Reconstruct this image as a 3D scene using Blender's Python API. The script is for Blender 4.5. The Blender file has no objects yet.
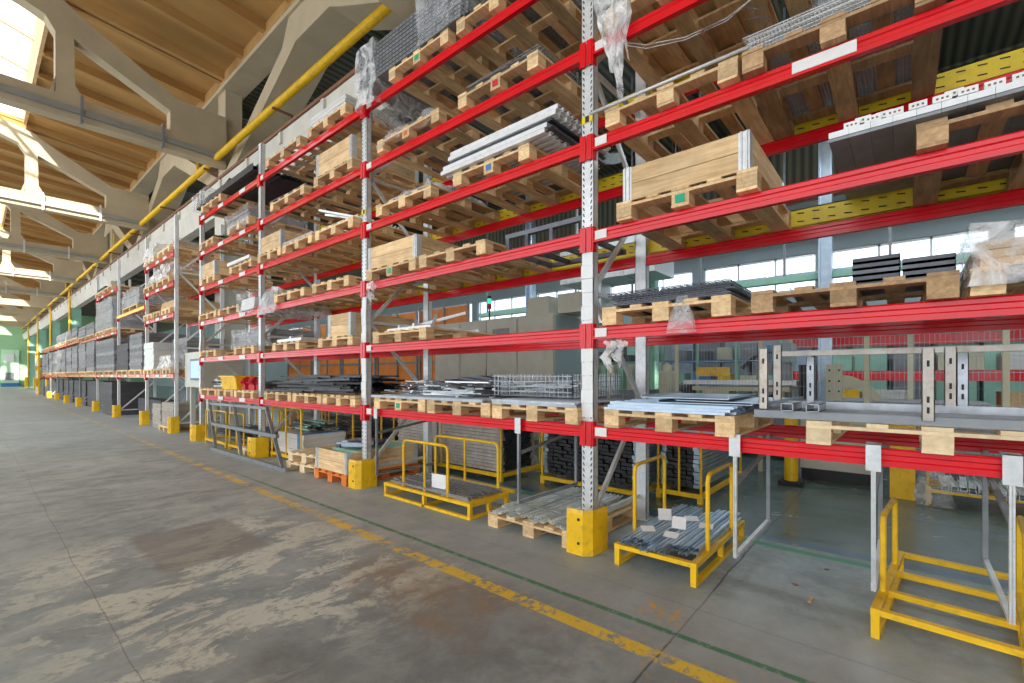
import bpy, math, random
from mathutils import Vector, Matrix
R = random.Random(7)
COL = bpy.context.scene.collection
F_PX, TH, HOR, CH = 461.5, math.radians(49.62), 375.5, 1.513

# ---------------------------------------------------------------- mesh builder
class MB:
    def __init__(s): s.v = []; s.f = []; s.m = []
    def quad(s, pts, mi=0):
        b = len(s.v); s.v += [tuple(p) for p in pts]; s.f.append(tuple(range(b, b+len(pts)))); s.m.append(mi)
    def box(s, x0, x1, y0, y1, z0, z1, mi=0):
        b = len(s.v)
        if x0 > x1: x0, x1 = x1, x0
        if y0 > y1: y0, y1 = y1, y0
        if z0 > z1: z0, z1 = z1, z0
        s.v += [(x0,y0,z0),(x1,y0,z0),(x1,y1,z0),(x0,y1,z0),(x0,y0,z1),(x1,y0,z1),(x1,y1,z1),(x0,y1,z1)]
        for f in ((0,3,2,1),(4,5,6,7),(0,1,5,4),(1,2,6,5),(2,3,7,6),(3,0,4,7)):
            s.f.append(tuple(b+i for i in f)); s.m.append(mi)
        return s
    def bar(s, a, c, w, h, mi=0, up=(0,0,1)):
        a = Vector(a); c = Vector(c); d = (c-a).normalized(); u = Vector(up)
        if abs(d.dot(u)) > .99: u = Vector((1,0,0))
        r = d.cross(u).normalized()*w/2; u = r.cross(d).normalized()*h/2
        b = len(s.v)
        for p in (a, c):
            for q in (-r-u, r-u, r+u, -r+u): s.v.append(tuple(p+q))
        for f in ((0,1,2,3),(7,6,5,4),(0,4,5,1),(1,5,6,2),(2,6,7,3),(3,7,4,0)):
            s.f.append(tuple(b+i for i in f)); s.m.append(mi)
        return s
    def tube(s, pts, r, n=8, mi=0, closed=False):
        pts = [Vector(p) for p in pts]; b = len(s.v); k = len(pts)
        prev = None
        for i, p in enumerate(pts):
            if i == 0: d = pts[1]-p
            elif i == k-1: d = p-pts[i-1]
            else: d = (pts[i+1]-p).normalized()+(p-pts[i-1]).normalized()
            d.normalize()
            if prev is None:
                u = Vector((0,0,1)) if abs(d.z) < .9 else Vector((1,0,0))
                prev = d.cross(u).normalized()
            a = (prev - d*prev.dot(d)).normalized(); c = d.cross(a); prev = a
            for j in range(n):
                t = 2*math.pi*j/n; s.v.append(tuple(p+(a*math.cos(t)+c*math.sin(t))*r))
        for i in range(k-1):
            for j in range(n):
                s.f.append((b+i*n+j, b+i*n+(j+1)%n, b+(i+1)*n+(j+1)%n, b+(i+1)*n+j)); s.m.append(mi)
        s.f.append(tuple(b+j for j in range(n))[::-1]); s.m.append(mi)
        s.f.append(tuple(b+(k-1)*n+j for j in range(n))); s.m.append(mi)
        return s
    def prism(s, poly, axis, a0, a1, mi=0):
        """poly: 2D points; axis x: (y,z); axis y: (x,z); axis z: (x,y)"""
        def P(p, a):
            return (a,p[0],p[1]) if axis == 'x' else (p[0],a,p[1]) if axis == 'y' else (p[0],p[1],a)
        b = len(s.v); n = len(poly)
        s.v += [P(p,a0) for p in poly]+[P(p,a1) for p in poly]
        s.f.append(tuple(b+i for i in range(n))); s.m.append(mi)
        s.f.append(tuple(b+n+i for i in range(n))[::-1]); s.m.append(mi)
        for i in range(n):
            j = (i+1)%n; s.f.append((b+i, b+n+i, b+n+j, b+j)); s.m.append(mi)
        return s
    def cyl(s, c, r, z0, z1, n=16, mi=0, r2=None):
        r2 = r if r2 is None else r2; b = len(s.v)
        for rr, z in ((r,z0),(r2,z1)):
            for j in range(n):
                t = 2*math.pi*j/n; s.v.append((c[0]+rr*math.cos(t), c[1]+rr*math.sin(t), z))
        for j in range(n): s.f.append((b+j, b+(j+1)%n, b+n+(j+1)%n, b+n+j)); s.m.append(mi)
        s.f.append(tuple(b+j for j in range(n))[::-1]); s.m.append(mi)
        s.f.append(tuple(b+n+j for j in range(n))); s.m.append(mi)
        return s
    def mesh(s, name, mats):
        me = bpy.data.meshes.new(name); me.from_pydata(s.v, [], s.f)
        if not isinstance(mats, (list, tuple)): mats = [mats]
        for m in mats: me.materials.append(m)
        if any(s.m): me.polygons.foreach_set('material_index', s.m)
        me.update()
        import bmesh
        bm = bmesh.new(); bm.from_mesh(me); bmesh.ops.recalc_face_normals(bm, faces=bm.faces); bm.to_mesh(me); bm.free()
        return me
def obj(name, me, parent=None, loc=(0,0,0), rz=0.0, smooth=False, mats=None):
    if isinstance(me, MB): me = me.mesh(name, mats)
    if smooth:
        for p in me.polygons: p.use_smooth = True
    o = bpy.data.objects.new(name, me); COL.objects.link(o); o.location = loc; o.rotation_euler = (0,0,rz)
    if parent: o.parent = parent
    return o
def bevel(o, w=.004, seg=1):
    m = o.modifiers.new('bevel', 'BEVEL'); m.width = w; m.segments = seg; m.limit_method = 'ANGLE'; return o
def tag(o, label, cat, group=None, kind=None):
    o['label'] = label; o['category'] = cat
    if group: o['group'] = group
    if kind: o['kind'] = kind
    return o
def thing(name, label, cat, loc=(0,0,0), rz=0.0, group=None):
    o = bpy.data.objects.new(name, None); COL.objects.link(o); o.location = loc; o.rotation_euler = (0,0,rz)
    o.empty_display_size = .1
    return tag(o, label, cat, group)
def struct(o): o['kind'] = 'structure'; return o
def dup(root, loc, rz=None, label=None, group=None):
    r = root.copy(); COL.objects.link(r); r.location = loc
    if rz is not None: r.rotation_euler = (0,0,rz)
    if label: r['label'] = label
    if group: r['group'] = group
    for ch in list(root.children):
        c = ch.copy(); COL.objects.link(c); c.parent = r
        for g in ch.children:
            d = g.copy(); COL.objects.link(d); d.parent = c
    return r

# ---------------------------------------------------------------- materials
class NT:
    def __init__(s, name):
        s.mat = bpy.data.materials.new(name); s.mat.use_nodes = True; s.t = s.mat.node_tree; s.t.nodes.clear()
        s.out = s.t.nodes.new('ShaderNodeOutputMaterial')
    def n(s, typ, **kw):
        o = s.t.nodes.new(typ)
        for k, v in kw.items(): setattr(o, k, v)
        return o
    def put(s, sock, v):
        if isinstance(v, bpy.types.NodeSocket): s.t.links.new(v, sock)
        elif v is not None:
            if isinstance(v, (tuple, list)) and sock.type == 'RGBA' and len(v) == 3: v = (*v, 1)
            sock.default_value = v
    def math(s, op, a, b=None, c=None, clamp=False):
        o = s.n('ShaderNodeMath', operation=op); o.use_clamp = clamp
        s.put(o.inputs[0], a)
        if b is not None: s.put(o.inputs[1], b)
        if c is not None: s.put(o.inputs[2], c)
        return o.outputs[0]
    def pos(s): return s.n('ShaderNodeNewGeometry').outputs['Position']
    def objc(s): return s.n('ShaderNodeTexCoord').outputs['Object']
    def rnd(s): return s.n('ShaderNodeObjectInfo').outputs['Random']
    def scale(s, vec, sc, off=None):
        o = s.n('ShaderNodeVectorMath', operation='MULTIPLY'); s.put(o.inputs[0], vec); o.inputs[1].default_value = sc
        r = o.outputs[0]
        if off is not None:
            p = s.n('ShaderNodeVectorMath', operation='ADD'); s.t.links.new(r, p.inputs[0]); s.put(p.inputs[1], off); r = p.outputs[0]
        return r
    def noise(s, vec, scale=5, detail=4, rough=.55, dist=0):
        o = s.n('ShaderNodeTexNoise'); s.put(o.inputs['Vector'], vec); o.inputs['Scale'].default_value = scale
        o.inputs['Detail'].default_value = detail; o.inputs['Roughness'].default_value = rough; o.inputs['Distortion'].default_value = dist
        return o.outputs[0]
    def ramp(s, v, a, b, lo=0.0, hi=1.0):
        o = s.n('ShaderNodeMapRange'); s.put(o.inputs[0], v); o.inputs[1].default_value = a; o.inputs[2].default_value = b
        o.inputs[3].default_value = lo; o.inputs[4].default_value = hi; return o.outputs[0]
    def mix(s, f, a, b, typ='MIX'):
        o = s.n('ShaderNodeMix', data_type='RGBA', blend_type=typ); s.put(o.inputs[0], f); s.put(o.inputs[6], a); s.put(o.inputs[7], b)
        return o.outputs[2]
    def sep(s, v):
        o = s.n('ShaderNodeSeparateXYZ'); s.t.links.new(v, o.inputs[0]); return o.outputs
    def bsdf(s, col, rough=.6, metal=0.0, bump=None, bs=.3, bd=.01, **kw):
        o = s.n('ShaderNodeBsdfPrincipled'); s.put(o.inputs['Base Color'], col); s.put(o.inputs['Roughness'], rough); s.put(o.inputs['Metallic'], metal)
        for k, v in kw.items(): s.put(o.inputs[k], v)
        if bump is not None:
            b = s.n('ShaderNodeBump'); b.inputs['Strength'].default_value = bs; b.inputs['Distance'].default_value = bd
            s.t.links.new(bump, b.inputs['Height']); s.t.links.new(b.outputs[0], o.inputs['Normal'])
        s.t.links.new(o.outputs[0], s.out.inputs[0]); return o
def simple(name, col, rough=.5, metal=0.0, var=.18, sc=6.0, rand=.12, dirt=None, dirtamt=.3, bump=0, spec=None, stretch=(1,1,1)):
    m = NT(name); c = m.objc(); r = m.rnd()
    off = m.n('ShaderNodeCombineXYZ'); m.t.links.new(m.math('MULTIPLY', r, 37.0), off.inputs[0]); m.t.links.new(m.math('MULTIPLY', r, 91.0), off.inputs[1])
    v = m.scale(c, stretch, off.outputs[0])
    nz = m.noise(v, sc, 5)
    val = m.math('ADD', m.ramp(nz, .3, .7, 1-var, 1+var), m.math('MULTIPLY', m.math('SUBTRACT', r, .5), 2*rand))
    cc = m.n('ShaderNodeVectorMath', operation='SCALE'); cc.inputs[0].default_value = col; m.t.links.new(val, cc.inputs[3])
    colr = cc.outputs[0]
    if dirt:
        d = m.ramp(m.noise(v, sc*2.3, 6, .65), .52, .68, 0, dirtamt); colr = m.mix(d, colr, dirt)
    kw = {}
    if spec is not None: kw['Specular IOR Level'] = spec
    m.bsdf(colr, rough, metal, nz if bump else None, bump or 0, .01, **kw)
    return m.mat
def wood(name, a, b, rand=.25, sc=(1.2,9.0,12.0)):
    m = NT(name); r = m.rnd(); c = m.objc()
    off = m.n('ShaderNodeCombineXYZ'); m.t.links.new(m.math('MULTIPLY', r, 53.0), off.inputs[0]); m.t.links.new(m.math('MULTIPLY', r, 17.0), off.inputs[2])
    v = m.scale(c, sc, off.outputs[0])
    g = m.noise(v, 3, 6, .6, .6); k = m.noise(m.scale(c, (1,1,1), off.outputs[0]), 4, 4)
    col = m.mix(m.ramp(g, .35, .68), a, b)
    val = m.math('ADD', m.ramp(k, .3, .7, .82, 1.15), m.math('MULTIPLY', m.math('SUBTRACT', r, .5), 2*rand))
    cc = m.n('ShaderNodeVectorMath', operation='SCALE'); m.t.links.new(col, cc.inputs[0]); m.t.links.new(val, cc.inputs[3])
    m.bsdf(cc.outputs[0], .75, 0, g, .35, .004); return m.mat
M = {}
M['wood'] = wood('pallet_wood', (.66,.42,.20), (.88,.66,.38))
M['wood_y'] = wood('collar_board_wood', (.66,.42,.20), (.84,.62,.36), .18, (9.0,1.0,13.0))
M['wood_pale'] = wood('fresh_pallet_wood', (.80,.60,.36), (.92,.76,.50), .1)
M['wood_dark'] = wood('weathered_pallet_wood', (.36,.22,.11), (.56,.36,.19))
M['wood_orange'] = wood('orange_painted_wood', (.72,.17,.02), (.85,.26,.05), .1)
M['ply'] = wood('plywood', (.60,.38,.18), (.72,.50,.27), .15)
M['red'] = simple('red_beam_paint', (.74,.007,.016), .22, 0, .08, 3, 0.0, (.45,.05,.04), .25)
M['label'] = simple('white_shelf_label', (.82,.80,.78), .5, 0, .04, 20, .03)
M['galv'] = simple('galvanised_steel', (.70,.72,.73), .36, .35, .12, 14, .04, (.35,.33,.30), .25)
M['white_steel'] = simple('white_painted_steel', (.80,.81,.82), .4, .1, .06, 6, .03, (.45,.42,.38), .25)
M['steel'] = simple('bare_steel', (.40,.42,.45), .35, .75, .2, 8, .12, (.25,.22,.2), .3)
M['steel_blue'] = simple('blue_grey_steel', (.45,.55,.66), .3, .7, .15, 7, .1)
M['steel_pale'] = simple('pale_zinc_steel', (.80,.84,.82), .35, .4, .14, 9, .14, (.40,.36,.28), .3)
M['steel_dark'] = simple('dark_steel', (.10,.105,.12), .45, .5, .25, 8, .35)
M['steel_rust'] = simple('stained_steel', (.50,.46,.41), .5, .4, .2, 7, .15, (.34,.20,.10), .5)
M['grey_steel'] = simple('grey_painted_steel', (.24,.26,.28), .45, .3, .15, 8, .05)
M['yellow'] = simple('yellow_paint', (.92,.55,.008), .42, 0, .1, 5, .03, (.32,.16,.03), .35)
M['yellow_lemon'] = simple('lemon_yellow_paint', (.86,.66,.02), .42, 0, .1, 5, .02, (.5,.36,.05), .3)
M['slot'] = simple('dark_slot', (.03,.03,.03), .8, 0, .1, 5, 0)
M['black'] = simple('black_plastic', (.022,.023,.026), .5, 0, .3, 8, .3)
M['rubber'] = simple('black_rubber', (.03,.03,.03), .8, 0, .2, 8, 0)
M['orange'] = simple('orange_panel', (.78,.24,.03), .5, 0, .12, 3, .05)
M['beige'] = simple('beige_machine_paint', (.60,.60,.52), .45, 0, .06, 2, .05, (.40,.37,.30), .2)
M['cream'] = simple('cream_machine_paint', (.62,.60,.44), .45, 0, .08, 4, .05)
M['teal'] = simple('pale_green_paint', (.32,.62,.48), .5, 0, .08, 2, .03, (.2,.35,.28), .2)
M['green'] = simple('green_sticker', (.0,.40,.22), .5, 0, .05, 5, 0)
M['sign_green'] = simple('exit_sign_green', (.0,.45,.2), .4, 0, .03, 5, 0)
M['blue'] = simple('blue_paint', (.05,.22,.5), .45, 0, .1, 5, .1)
M['redp'] = simple('red_plastic', (.60,.02,.04), .4, 0, .2, 8, .1)
M['paper'] = simple('white_paper', (.85,.86,.86), .6, 0, .04, 10, .02)
M['cardboard'] = simple('grey_brown_cardboard', (.42,.38,.33), .8, 0, .12, 4, .1)
M['concrete'] = simple('cream_concrete', (.52,.43,.29), .85, 0, .1, 1.2, .03, (.42,.36,.27), .3, bump=.1)
M['girder'] = simple('white_concrete', (.66,.63,.56), .85, 0, .08, 1.2, .02, (.5,.45,.38), .35)
M['trunk'] = simple('grey_cable_tray', (.34,.35,.33), .5, .3, .1, 3, 0)
M['brown'] = simple('brown_rail', (.25,.12,.07), .6, .2, .15, 3, 0)
M['wrapgrey'] = simple('grey_wrapped_goods', (.22,.22,.225), .7, 0, .35, 3, .3, (.40,.40,.41), .4, stretch=(1,1,9))
M['wrapdark'] = simple('dark_wrapped_goods', (.07,.07,.075), .7, 0, .3, 3, .2, (.2,.2,.21), .3, stretch=(1,1,9))
M['wrapwhite'] = simple('white_wrapped_goods', (.70,.70,.68), .35, 0, .12, 3, .06, (.4,.4,.4), .3, stretch=(1,1,9))
M['screen'] = simple('machine_screen_bezel', (.03,.05,.08), .4, 0, 0, 3, 0)

def film_mat(name, col, fac, rough=.18):
    m = NT(name); c = m.objc()
    n = m.noise(c, 5, 5, .6, 1.0)
    t = m.n('ShaderNodeBsdfTransparent'); p = m.n('ShaderNodeBsdfPrincipled')
    p.inputs['Base Color'].default_value = (*col, 1); p.inputs['Roughness'].default_value = rough
    b = m.n('ShaderNodeBump'); b.inputs['Strength'].default_value = .6; b.inputs['Distance'].default_value = .03
    m.t.links.new(n, b.inputs['Height']); m.t.links.new(b.outputs[0], p.inputs['Normal'])
    x = m.n('ShaderNodeMixShader'); m.t.links.new(m.ramp(n, .40, .62, fac*.45, min(1, fac*2.2)), x.inputs[0])
    m.t.links.new(t.outputs[0], x.inputs[1]); m.t.links.new(p.outputs[0], x.inputs[2]); m.t.links.new(x.outputs[0], m.out.inputs[0])
    return m.mat
M['film'] = film_mat('clear_stretch_film', (.9,.92,.95), .16, .1)
M['film_thick'] = film_mat('layered_stretch_film', (.88,.9,.92), .34, .1)
M['film_torn'] = film_mat('torn_stretch_film', (.92,.91,.9), .55, .25)
def glass_mat():
    m = NT('window_glass'); t = m.n('ShaderNodeBsdfTransparent'); t.inputs[0].default_value = (.93,.97,1,1)
    g = m.n('ShaderNodeBsdfGlossy'); g.inputs['Roughness'].default_value = .05
    x = m.n('ShaderNodeMixShader'); x.inputs[0].default_value = .07
    m.t.links.new(t.outputs[0], x.inputs[1]); m.t.links.new(g.outputs[0], x.inputs[2]); m.t.links.new(x.outputs[0], m.out.inputs[0]); return m.mat
M['glass'] = glass_mat()
def emis(name, col, st):
    m = NT(name); e = m.n('ShaderNodeEmission'); e.inputs[0].default_value = (*col,1); e.inputs[1].default_value = st
    m.t.links.new(e.outputs[0], m.out.inputs[0]); return m.mat
M['lit_screen'] = emis('lit_screen', (.55,.75,1.0), 1.3)
M['lamp_green'] = emis('signal_lamp_green', (.1,.9,.6), 1.0)
def ceiling_mat():
    m = NT('brown_roof_slab'); p = m.pos(); n = m.noise(m.scale(p, (.25,1.2,1)), 1.1, 5)
    col = m.mix(m.ramp(n, .3, .7), (.36,.19,.055), (.58,.335,.115)); m.bsdf(col, .85, 0, n, .1, .01); return m.mat
M['ceiling'] = ceiling_mat()
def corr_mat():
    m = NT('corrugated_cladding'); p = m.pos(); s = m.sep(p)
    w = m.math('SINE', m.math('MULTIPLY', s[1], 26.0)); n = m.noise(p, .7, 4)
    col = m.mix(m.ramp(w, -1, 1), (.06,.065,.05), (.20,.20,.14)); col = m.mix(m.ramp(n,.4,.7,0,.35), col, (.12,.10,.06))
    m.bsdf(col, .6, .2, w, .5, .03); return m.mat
M['corr'] = corr_mat()
M['hallwall'] = simple('pale_blue_wall_panel', (.33,.42,.45), .6, 0, .06, .6, .02)
M['endwall'] = simple('green_end_wall', (.36,.62,.34), .6, 0, .06, .3, .02)
M['enddoor'] = simple('pale_green_door', (.62,.86,.62), .5, 0, .05, .5, .02)

def floor_mat():
    m = NT('worn_concrete_floor'); p = m.pos(); s = m.sep(p); X, Y = s[0], s[1]
    n1 = m.noise(p, .55, 6, .6, .4); n2 = m.noise(p, 3.1, 8, .68, .3); n3 = m.noise(p, 16, 6, .7)
    nl = m.noise(m.scale(p, (.6,1.2,1)), 2.4, 10, .74, .5)
    base = m.mix(m.ramp(n1, .38, .62), (.29,.345,.355), (.44,.50,.505))
    base = m.mix(m.ramp(n2, .44, .66, 0, .5), base, (.17,.195,.205))
    base = m.mix(m.ramp(n3, .50, .72, 0, .4), base, (.50,.54,.52))
    def box(x0, x1, y0, y1, e=.25, wob=.35):
        wx = m.math('ADD', X, m.math('MULTIPLY', m.math('SUBTRACT', n2, .5), wob)); wy = m.math('ADD', Y, m.math('MULTIPLY', m.math('SUBTRACT', nl, .5), wob*2))
        a = m.math('MULTIPLY', m.ramp(wx, x0-e, x0+e), m.ramp(wx, x1-e, x1+e, 1, 0))
        b = m.math('MULTIPLY', m.ramp(wy, y0-e, y0+e), m.ramp(wy, y1-e, y1+e, 1, 0))
        return m.math('MULTIPLY', a, b)
    def over(fac, amt, col, b): return m.mix(m.math('MULTIPLY', fac, amt), b, col)
    flake = m.math('MULTIPLY', m.ramp(nl, .485, .525), m.ramp(n3, .36, .46))
    # pale flaked screed in the aisle
    reg = m.math('MAXIMUM', box(.2, 2.45, 2.6, 5.6, .35, 1.2), m.math('MULTIPLY', box(.1, 1.3, 1.8, 3.2, .5, 1.2), .5))
    reg = m.math('MAXIMUM', reg, m.math('MULTIPLY', box(0.2, 2.6, 5.5, 12, .8, 1.0), .35))
    base = over(m.math('MULTIPLY', flake, reg), .8, (.70,.73,.64), base)
    # dark worn zone in the foreground
    base = over(m.math('MULTIPLY', box(.9, 2.45, .6, 2.6, .3, 1.0), m.ramp(n2, .35, .6, .4, 1)), .62, (.17,.18,.185), base)
    base = over(m.math('MULTIPLY', box(1.8, 2.4, 1.9, 3.3, .2, .9), m.ramp(n2, .4, .6, .3, 1)), .6, (.36,.25,.14), base)
    base = over(box(.95, 1.75, 4.3, 5.5, .03, .1), .7, (.25,.245,.22), base)
    base = over(m.math('MULTIPLY', box(.2, 1.0, 1.6, 2.6, .3, .8), .5), .4, (.26,.22,.16), base)
    # joints and cracks
    def line(coord, c, w, col, b, amt=.7):
        d = m.math('ABSOLUTE', m.math('SUBTRACT', m.math('ADD', coord, m.math('MULTIPLY', m.math('SUBTRACT', n1, .5), .12)), c))
        return m.mix(m.ramp(d, w*.5, w*1.5, amt, 0), b, col)
    base = line(X, .55, .003, (.10,.10,.10), base, .5); base = line(Y, 1.02, .006, (.05,.05,.05), base, .8)
    base = line(Y, -4.2, .006, (.06,.06,.06), base)
    base = line(X, 3.05, .006, (.10,.10,.09), base, .5)
    # far aisle: paler with distance
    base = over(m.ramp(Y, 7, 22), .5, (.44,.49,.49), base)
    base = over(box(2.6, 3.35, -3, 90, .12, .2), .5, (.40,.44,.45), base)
    # green-grey floor coating of the workshop beyond the racks
    coat = m.ramp(m.math('ADD', X, m.math('MULTIPLY', n2, .1)), 4.72, 4.82)
    base = m.mix(m.math('MULTIPLY', coat, m.ramp(n2, .3, .7, .95, .7)), base, (.06,.115,.105))
    base = line(X, 4.85, .05, (.05,.14,.26), base, .75); base = line(X, 4.62, .05, (.04,.30,.14), base, .8)
    base = line(X, 6.4, .04, (.05,.12,.2), base, .6)
    # painted aisle lines
    k = m.n('ShaderNodeMapRange'); m.t.links.new(Y, k.inputs[0]); k.inputs[1].default_value = 1; k.inputs[2].default_value = 18; k.inputs[3].default_value = 2.40; k.inputs[4].default_value = 2.66
    d = m.math('ABSOLUTE', m.math('SUBTRACT', X, k.outputs[0]))
    yl = m.math('MULTIPLY', m.ramp(d, .048, .062, 1, 0), m.ramp(m.math('SUBTRACT', m.math('ADD', m.math('MULTIPLY', nl, .5), m.math('MULTIPLY', n3, .5)), m.ramp(Y, 2, 14, -.005, .05)), .455, .51))
    base = m.mix(m.math('MULTIPLY', yl, .92), base, (.90,.63,.04))
    spl = m.math('MULTIPLY', m.math('MULTIPLY', m.ramp(d, .1, .25, .7, 0), m.ramp(n3, .56, .62)), m.ramp(Y, .5, 5, .8, .5))
    base = m.mix(spl, base, (.62,.36,.05))
    dg = m.math('ABSOLUTE', m.math('SUBTRACT', X, 2.675))
    gl = m.math('MULTIPLY', m.math('MULTIPLY', m.ramp(dg, .016, .03, 1, 0), m.ramp(n3, .36, .46)), m.ramp(Y, 6, 9, 1, 0))
    base = m.mix(m.math('MULTIPLY', gl, .8), base, (.03,.22,.08))
    sp = m.math('MULTIPLY', box(2.78, 2.98, 1.05, 1.3, .05, .1), m.ramp(n3, .5, .56)); base = m.mix(m.math('MULTIPLY', sp, .9), base, (.74,.42,.03))
    rough = m.mix(coat, m.ramp(n2, .3, .7, .5, .75), m.ramp(n2, .3, .7, .12, .3))
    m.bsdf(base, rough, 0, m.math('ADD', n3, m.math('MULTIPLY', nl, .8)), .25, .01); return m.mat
M['floor'] = floor_mat()

# ---------------------------------------------------------------- shelf data
LZ = {1:1.03, 2:1.878, 3:2.716, 4:3.515, 5:4.335, 6:5.155}
POST = [2.11, 5.63, 9.14, 12.56]
BAY = {0:'rightmost bay', 1:'second bay from right', 2:'third bay from right', 3:'fourth bay from right'}
LVL = {1:'lowest', 2:'second', 3:'third', 4:'fourth', 5:'fifth', 6:'top'}
XF = 3.42
def top(l): return LZ[l]+.053

# ---------------------------------------------------------------- the hall
floor_mb = MB()
floor_mb.box(-14, 22, -52, 96, -.3, 0)
struct(obj('floor', floor_mb, mats=M['floor']))
def truss(y, name):
    b = MB(); t = .17
    def poly(pts): b.prism(pts, 'y', y-t, y+t)
    for sgn, cx in ((1, 0),):
        poly([(-7,7.47),(4.75,7.47),(4.75,7.98),(-7,7.98)])                 # bottom chord
        poly([(3.43,7.98),(4.75,7.98),(4.75,8.86),(3.6,8.86),(3.43,8.5)])   # solid right end
        poly([(1.58,9.36),(3.43,8.49),(3.6,8.86),(1.68,9.95),(1.4,10.15)])  # diagonal
        poly([(1.25,7.98),(1.76,7.98),(1.6,8.28),(1.58,9.36),(1.4,10.15),(1.27,10.15),(1.27,8.34)])
        poly([(1.27,9.36),(1.10,9.65),(.69,9.80),(-3.0,10.6),(-3.0,11.0),(1.27,10.19)])
        poly([(1.17,7.98),(1.27,7.98),(1.27,8.34)])
        poly([(-2.2,7.98),(-1.7,7.98),(-1.75,10.45),(-2.15,10.5)])
        poly([(-7,8.8),(-5.5,7.98),(-5.0,7.98),(-2.1,10.1),(-3.0,10.9),(-7,9.2)])
    return struct(obj(name, b, mats=M['concrete']))
TY = [6.2, 14.9, 23.7, 32.4, 40.8, 49.2, 57.6, 66, 74.4, 83]
for i, y in enumerate(TY):
    truss(y, 'trim_%d' % (i+1))
# cable trays hung on the trusses
for i, y in enumerate(TY[1:6]):
    b = MB(); b.box(-7, 4.6, y-.31, y-.21, 7.60, 7.72)
    t = thing('cable_tray', ['grey cable tray on the nearest roof truss','grey cable tray on the sunlit second roof truss','grey cable tray on the third roof truss','grey cable tray on the fourth roof truss','grey cable tray on the fifth roof truss'][i], 'cable tray', (0,0,0))
    obj('tray', b, t, mats=M['trunk'])
    for x in (1.7, 3.25, -.5):
        c = MB(); c.box(x-.03, x+.03, y-.33, y-.17, 7.42, 7.46).box(x-.03, x+.03, y-.34, y-.31, 7.42, 7.98).box(x-.02, x+.02, y-.35, y-.17, 7.98, 8.02)
        obj('clamp', c, t, mats=M['galv'] if i else M['grey_steel'])
# roof slabs: ribbed, alternate bays carry the skylight
def roof_z(x): return 10.12+(5-x)*.09
def roof_bay(y0, y1, skylight, name):
    b = MB(); xs = 1.30 if skylight else -14
    def slab(xa, xb):
        za, zb = roof_z(xa), roof_z(xb)
        b.prism([(xa,za),(xb,zb),(xb,zb+.12),(xa,za+.12)], 'y', y0+.002, y1-.002)
        n = 6
        for k in range(n+1):
            yy = y0+.12+(y1-y0-.24)*k/n
            b.prism([(xa,za-.22),(xb,zb-.22),(xb,zb+.01),(xa,za+.01)], 'y', yy-.07, yy+.07)
        b.prism([(xb-.16,zb-.26),(xb,zb-.26),(xb,zb),(xb-.16,zb-.003)], 'y', y0+.01, y1-.01)
        b.prism([(xb-1.9,roof_z(xb-1.9)-.16),(xb-1.78,roof_z(xb-1.9)-.16),(xb-1.78,roof_z(xb-1.9)+.02),(xb-1.9,roof_z(xb-1.9)+.02)], 'y', y0, y1) if 0 else None
    slab(xs, 4.85)
    if skylight: slab(-14, -5.5)
    return struct(obj(name, b, mats=M['ceiling']))
ys = [-52, -34, -17, -2.5]+TY+[96]  # bays behind the camera are unseen, stretched far back to block the sun
for i in range(len(ys)-1):
    sky = (ys[i] in TY) and (TY.index(ys[i]) % 2 == 1)
    roof_bay(ys[i], ys[i+1], sky, 'ceiling' if i == 0 else 'ceiling_%d' % i)
    if sky:
        y0, y1 = ys[i]+.2, ys[i+1]-.2
        f = MB()
        f.box(1.22, 1.30, y0, y1, 10.3, 11.6); f.box(-5.5, -5.4, y0, y1, 10.5, 11.6)
        nb = 4
        for k in range(nb+1):
            yy = y0+(y1-y0)*k/nb
            f.bar((-5.45,yy,11.3),(-2.1,yy,12.3),.08,.10); f.bar((-2.1,yy,12.3),(1.25,yy,11.3),.08,.10)
        for x in (-3.8,-2.1,-.4): f.box(x-.04,x+.04,y0,y1,(12.3-abs(x+2.1)*.3)-.06,(12.3-abs(x+2.1)*.3)+.04)
        fo = struct(obj('window_%d' % (20+i), f, mats=M['ply']))
        g = MB(); g.quad([(-5.45,y0,11.32),(-2.1,y0,12.32),(-2.1,y1,12.32),(-5.45,y1,11.32)]); g.quad([(-2.1,y0,12.32),(1.25,y0,11.32),(1.25,y1,11.32),(-2.1,y1,12.32)])
        obj('pane', g, fo, mats=M['glass'])
# right hall roof
b = MB(); b.box(5.25, 21, -52, 96, 10.3, 10.42)  # unseen stretch behind the camera is lengthened to keep the sun out
for k in range(50): b.box(5.25, 21, -50+k*2.9, -50+k*2.9+.14, 10.05, 10.31)
struct(obj('ceiling_right', b, mats=M['corr']))
# crane girder, rail, columns, inverted-V bracing along the column line
b = MB(); b.box(4.72, 5.30, -6, 92, 6.86, 7.2); b.prism([(4.86,6.35),(5.16,6.35),(5.3,6.86),(4.72,6.86)], 'y', -6, 92)
for k in range(44): b.box(4.66, 4.74, 1+k*2.0, 1.12+k*2.0, 6.9, 7.16)
struct(obj('trim_20', b, mats=M['girder']))
tr = thing('crane_rail', 'thin brown crane rail on top of the white girder', 'rail', (0,0,0))
obj('rail', MB().box(4.68, 4.74, -4, 92, 7.21, 7.28), tr, mats=M['brown'])
b = MB(); b.box(4.7, 5.3, -6, 92, 9.75, 10.3); pass
struct(obj('trim_21', b, mats=M['concrete']))
def vbrace(y, n):
    b = MB(); x0, x1 = 4.76, 5.6
    hw = 3.6
    b.prism([(y-1.1,9.76),(y+1.1,9.76),(y+1.45,9.2),(y+5.5,7.2),(y+4.7,7.2),(y+1.2,8.82),(y+.75,9.05),(y-.75,9.05),(y-1.2,8.82),(y-4.7,7.2),(y-5.5,7.2),(y-1.45,9.2)], 'x', x0, x1)
    struct(obj('trim_%d' % n, b, mats=M['concrete']))
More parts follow.
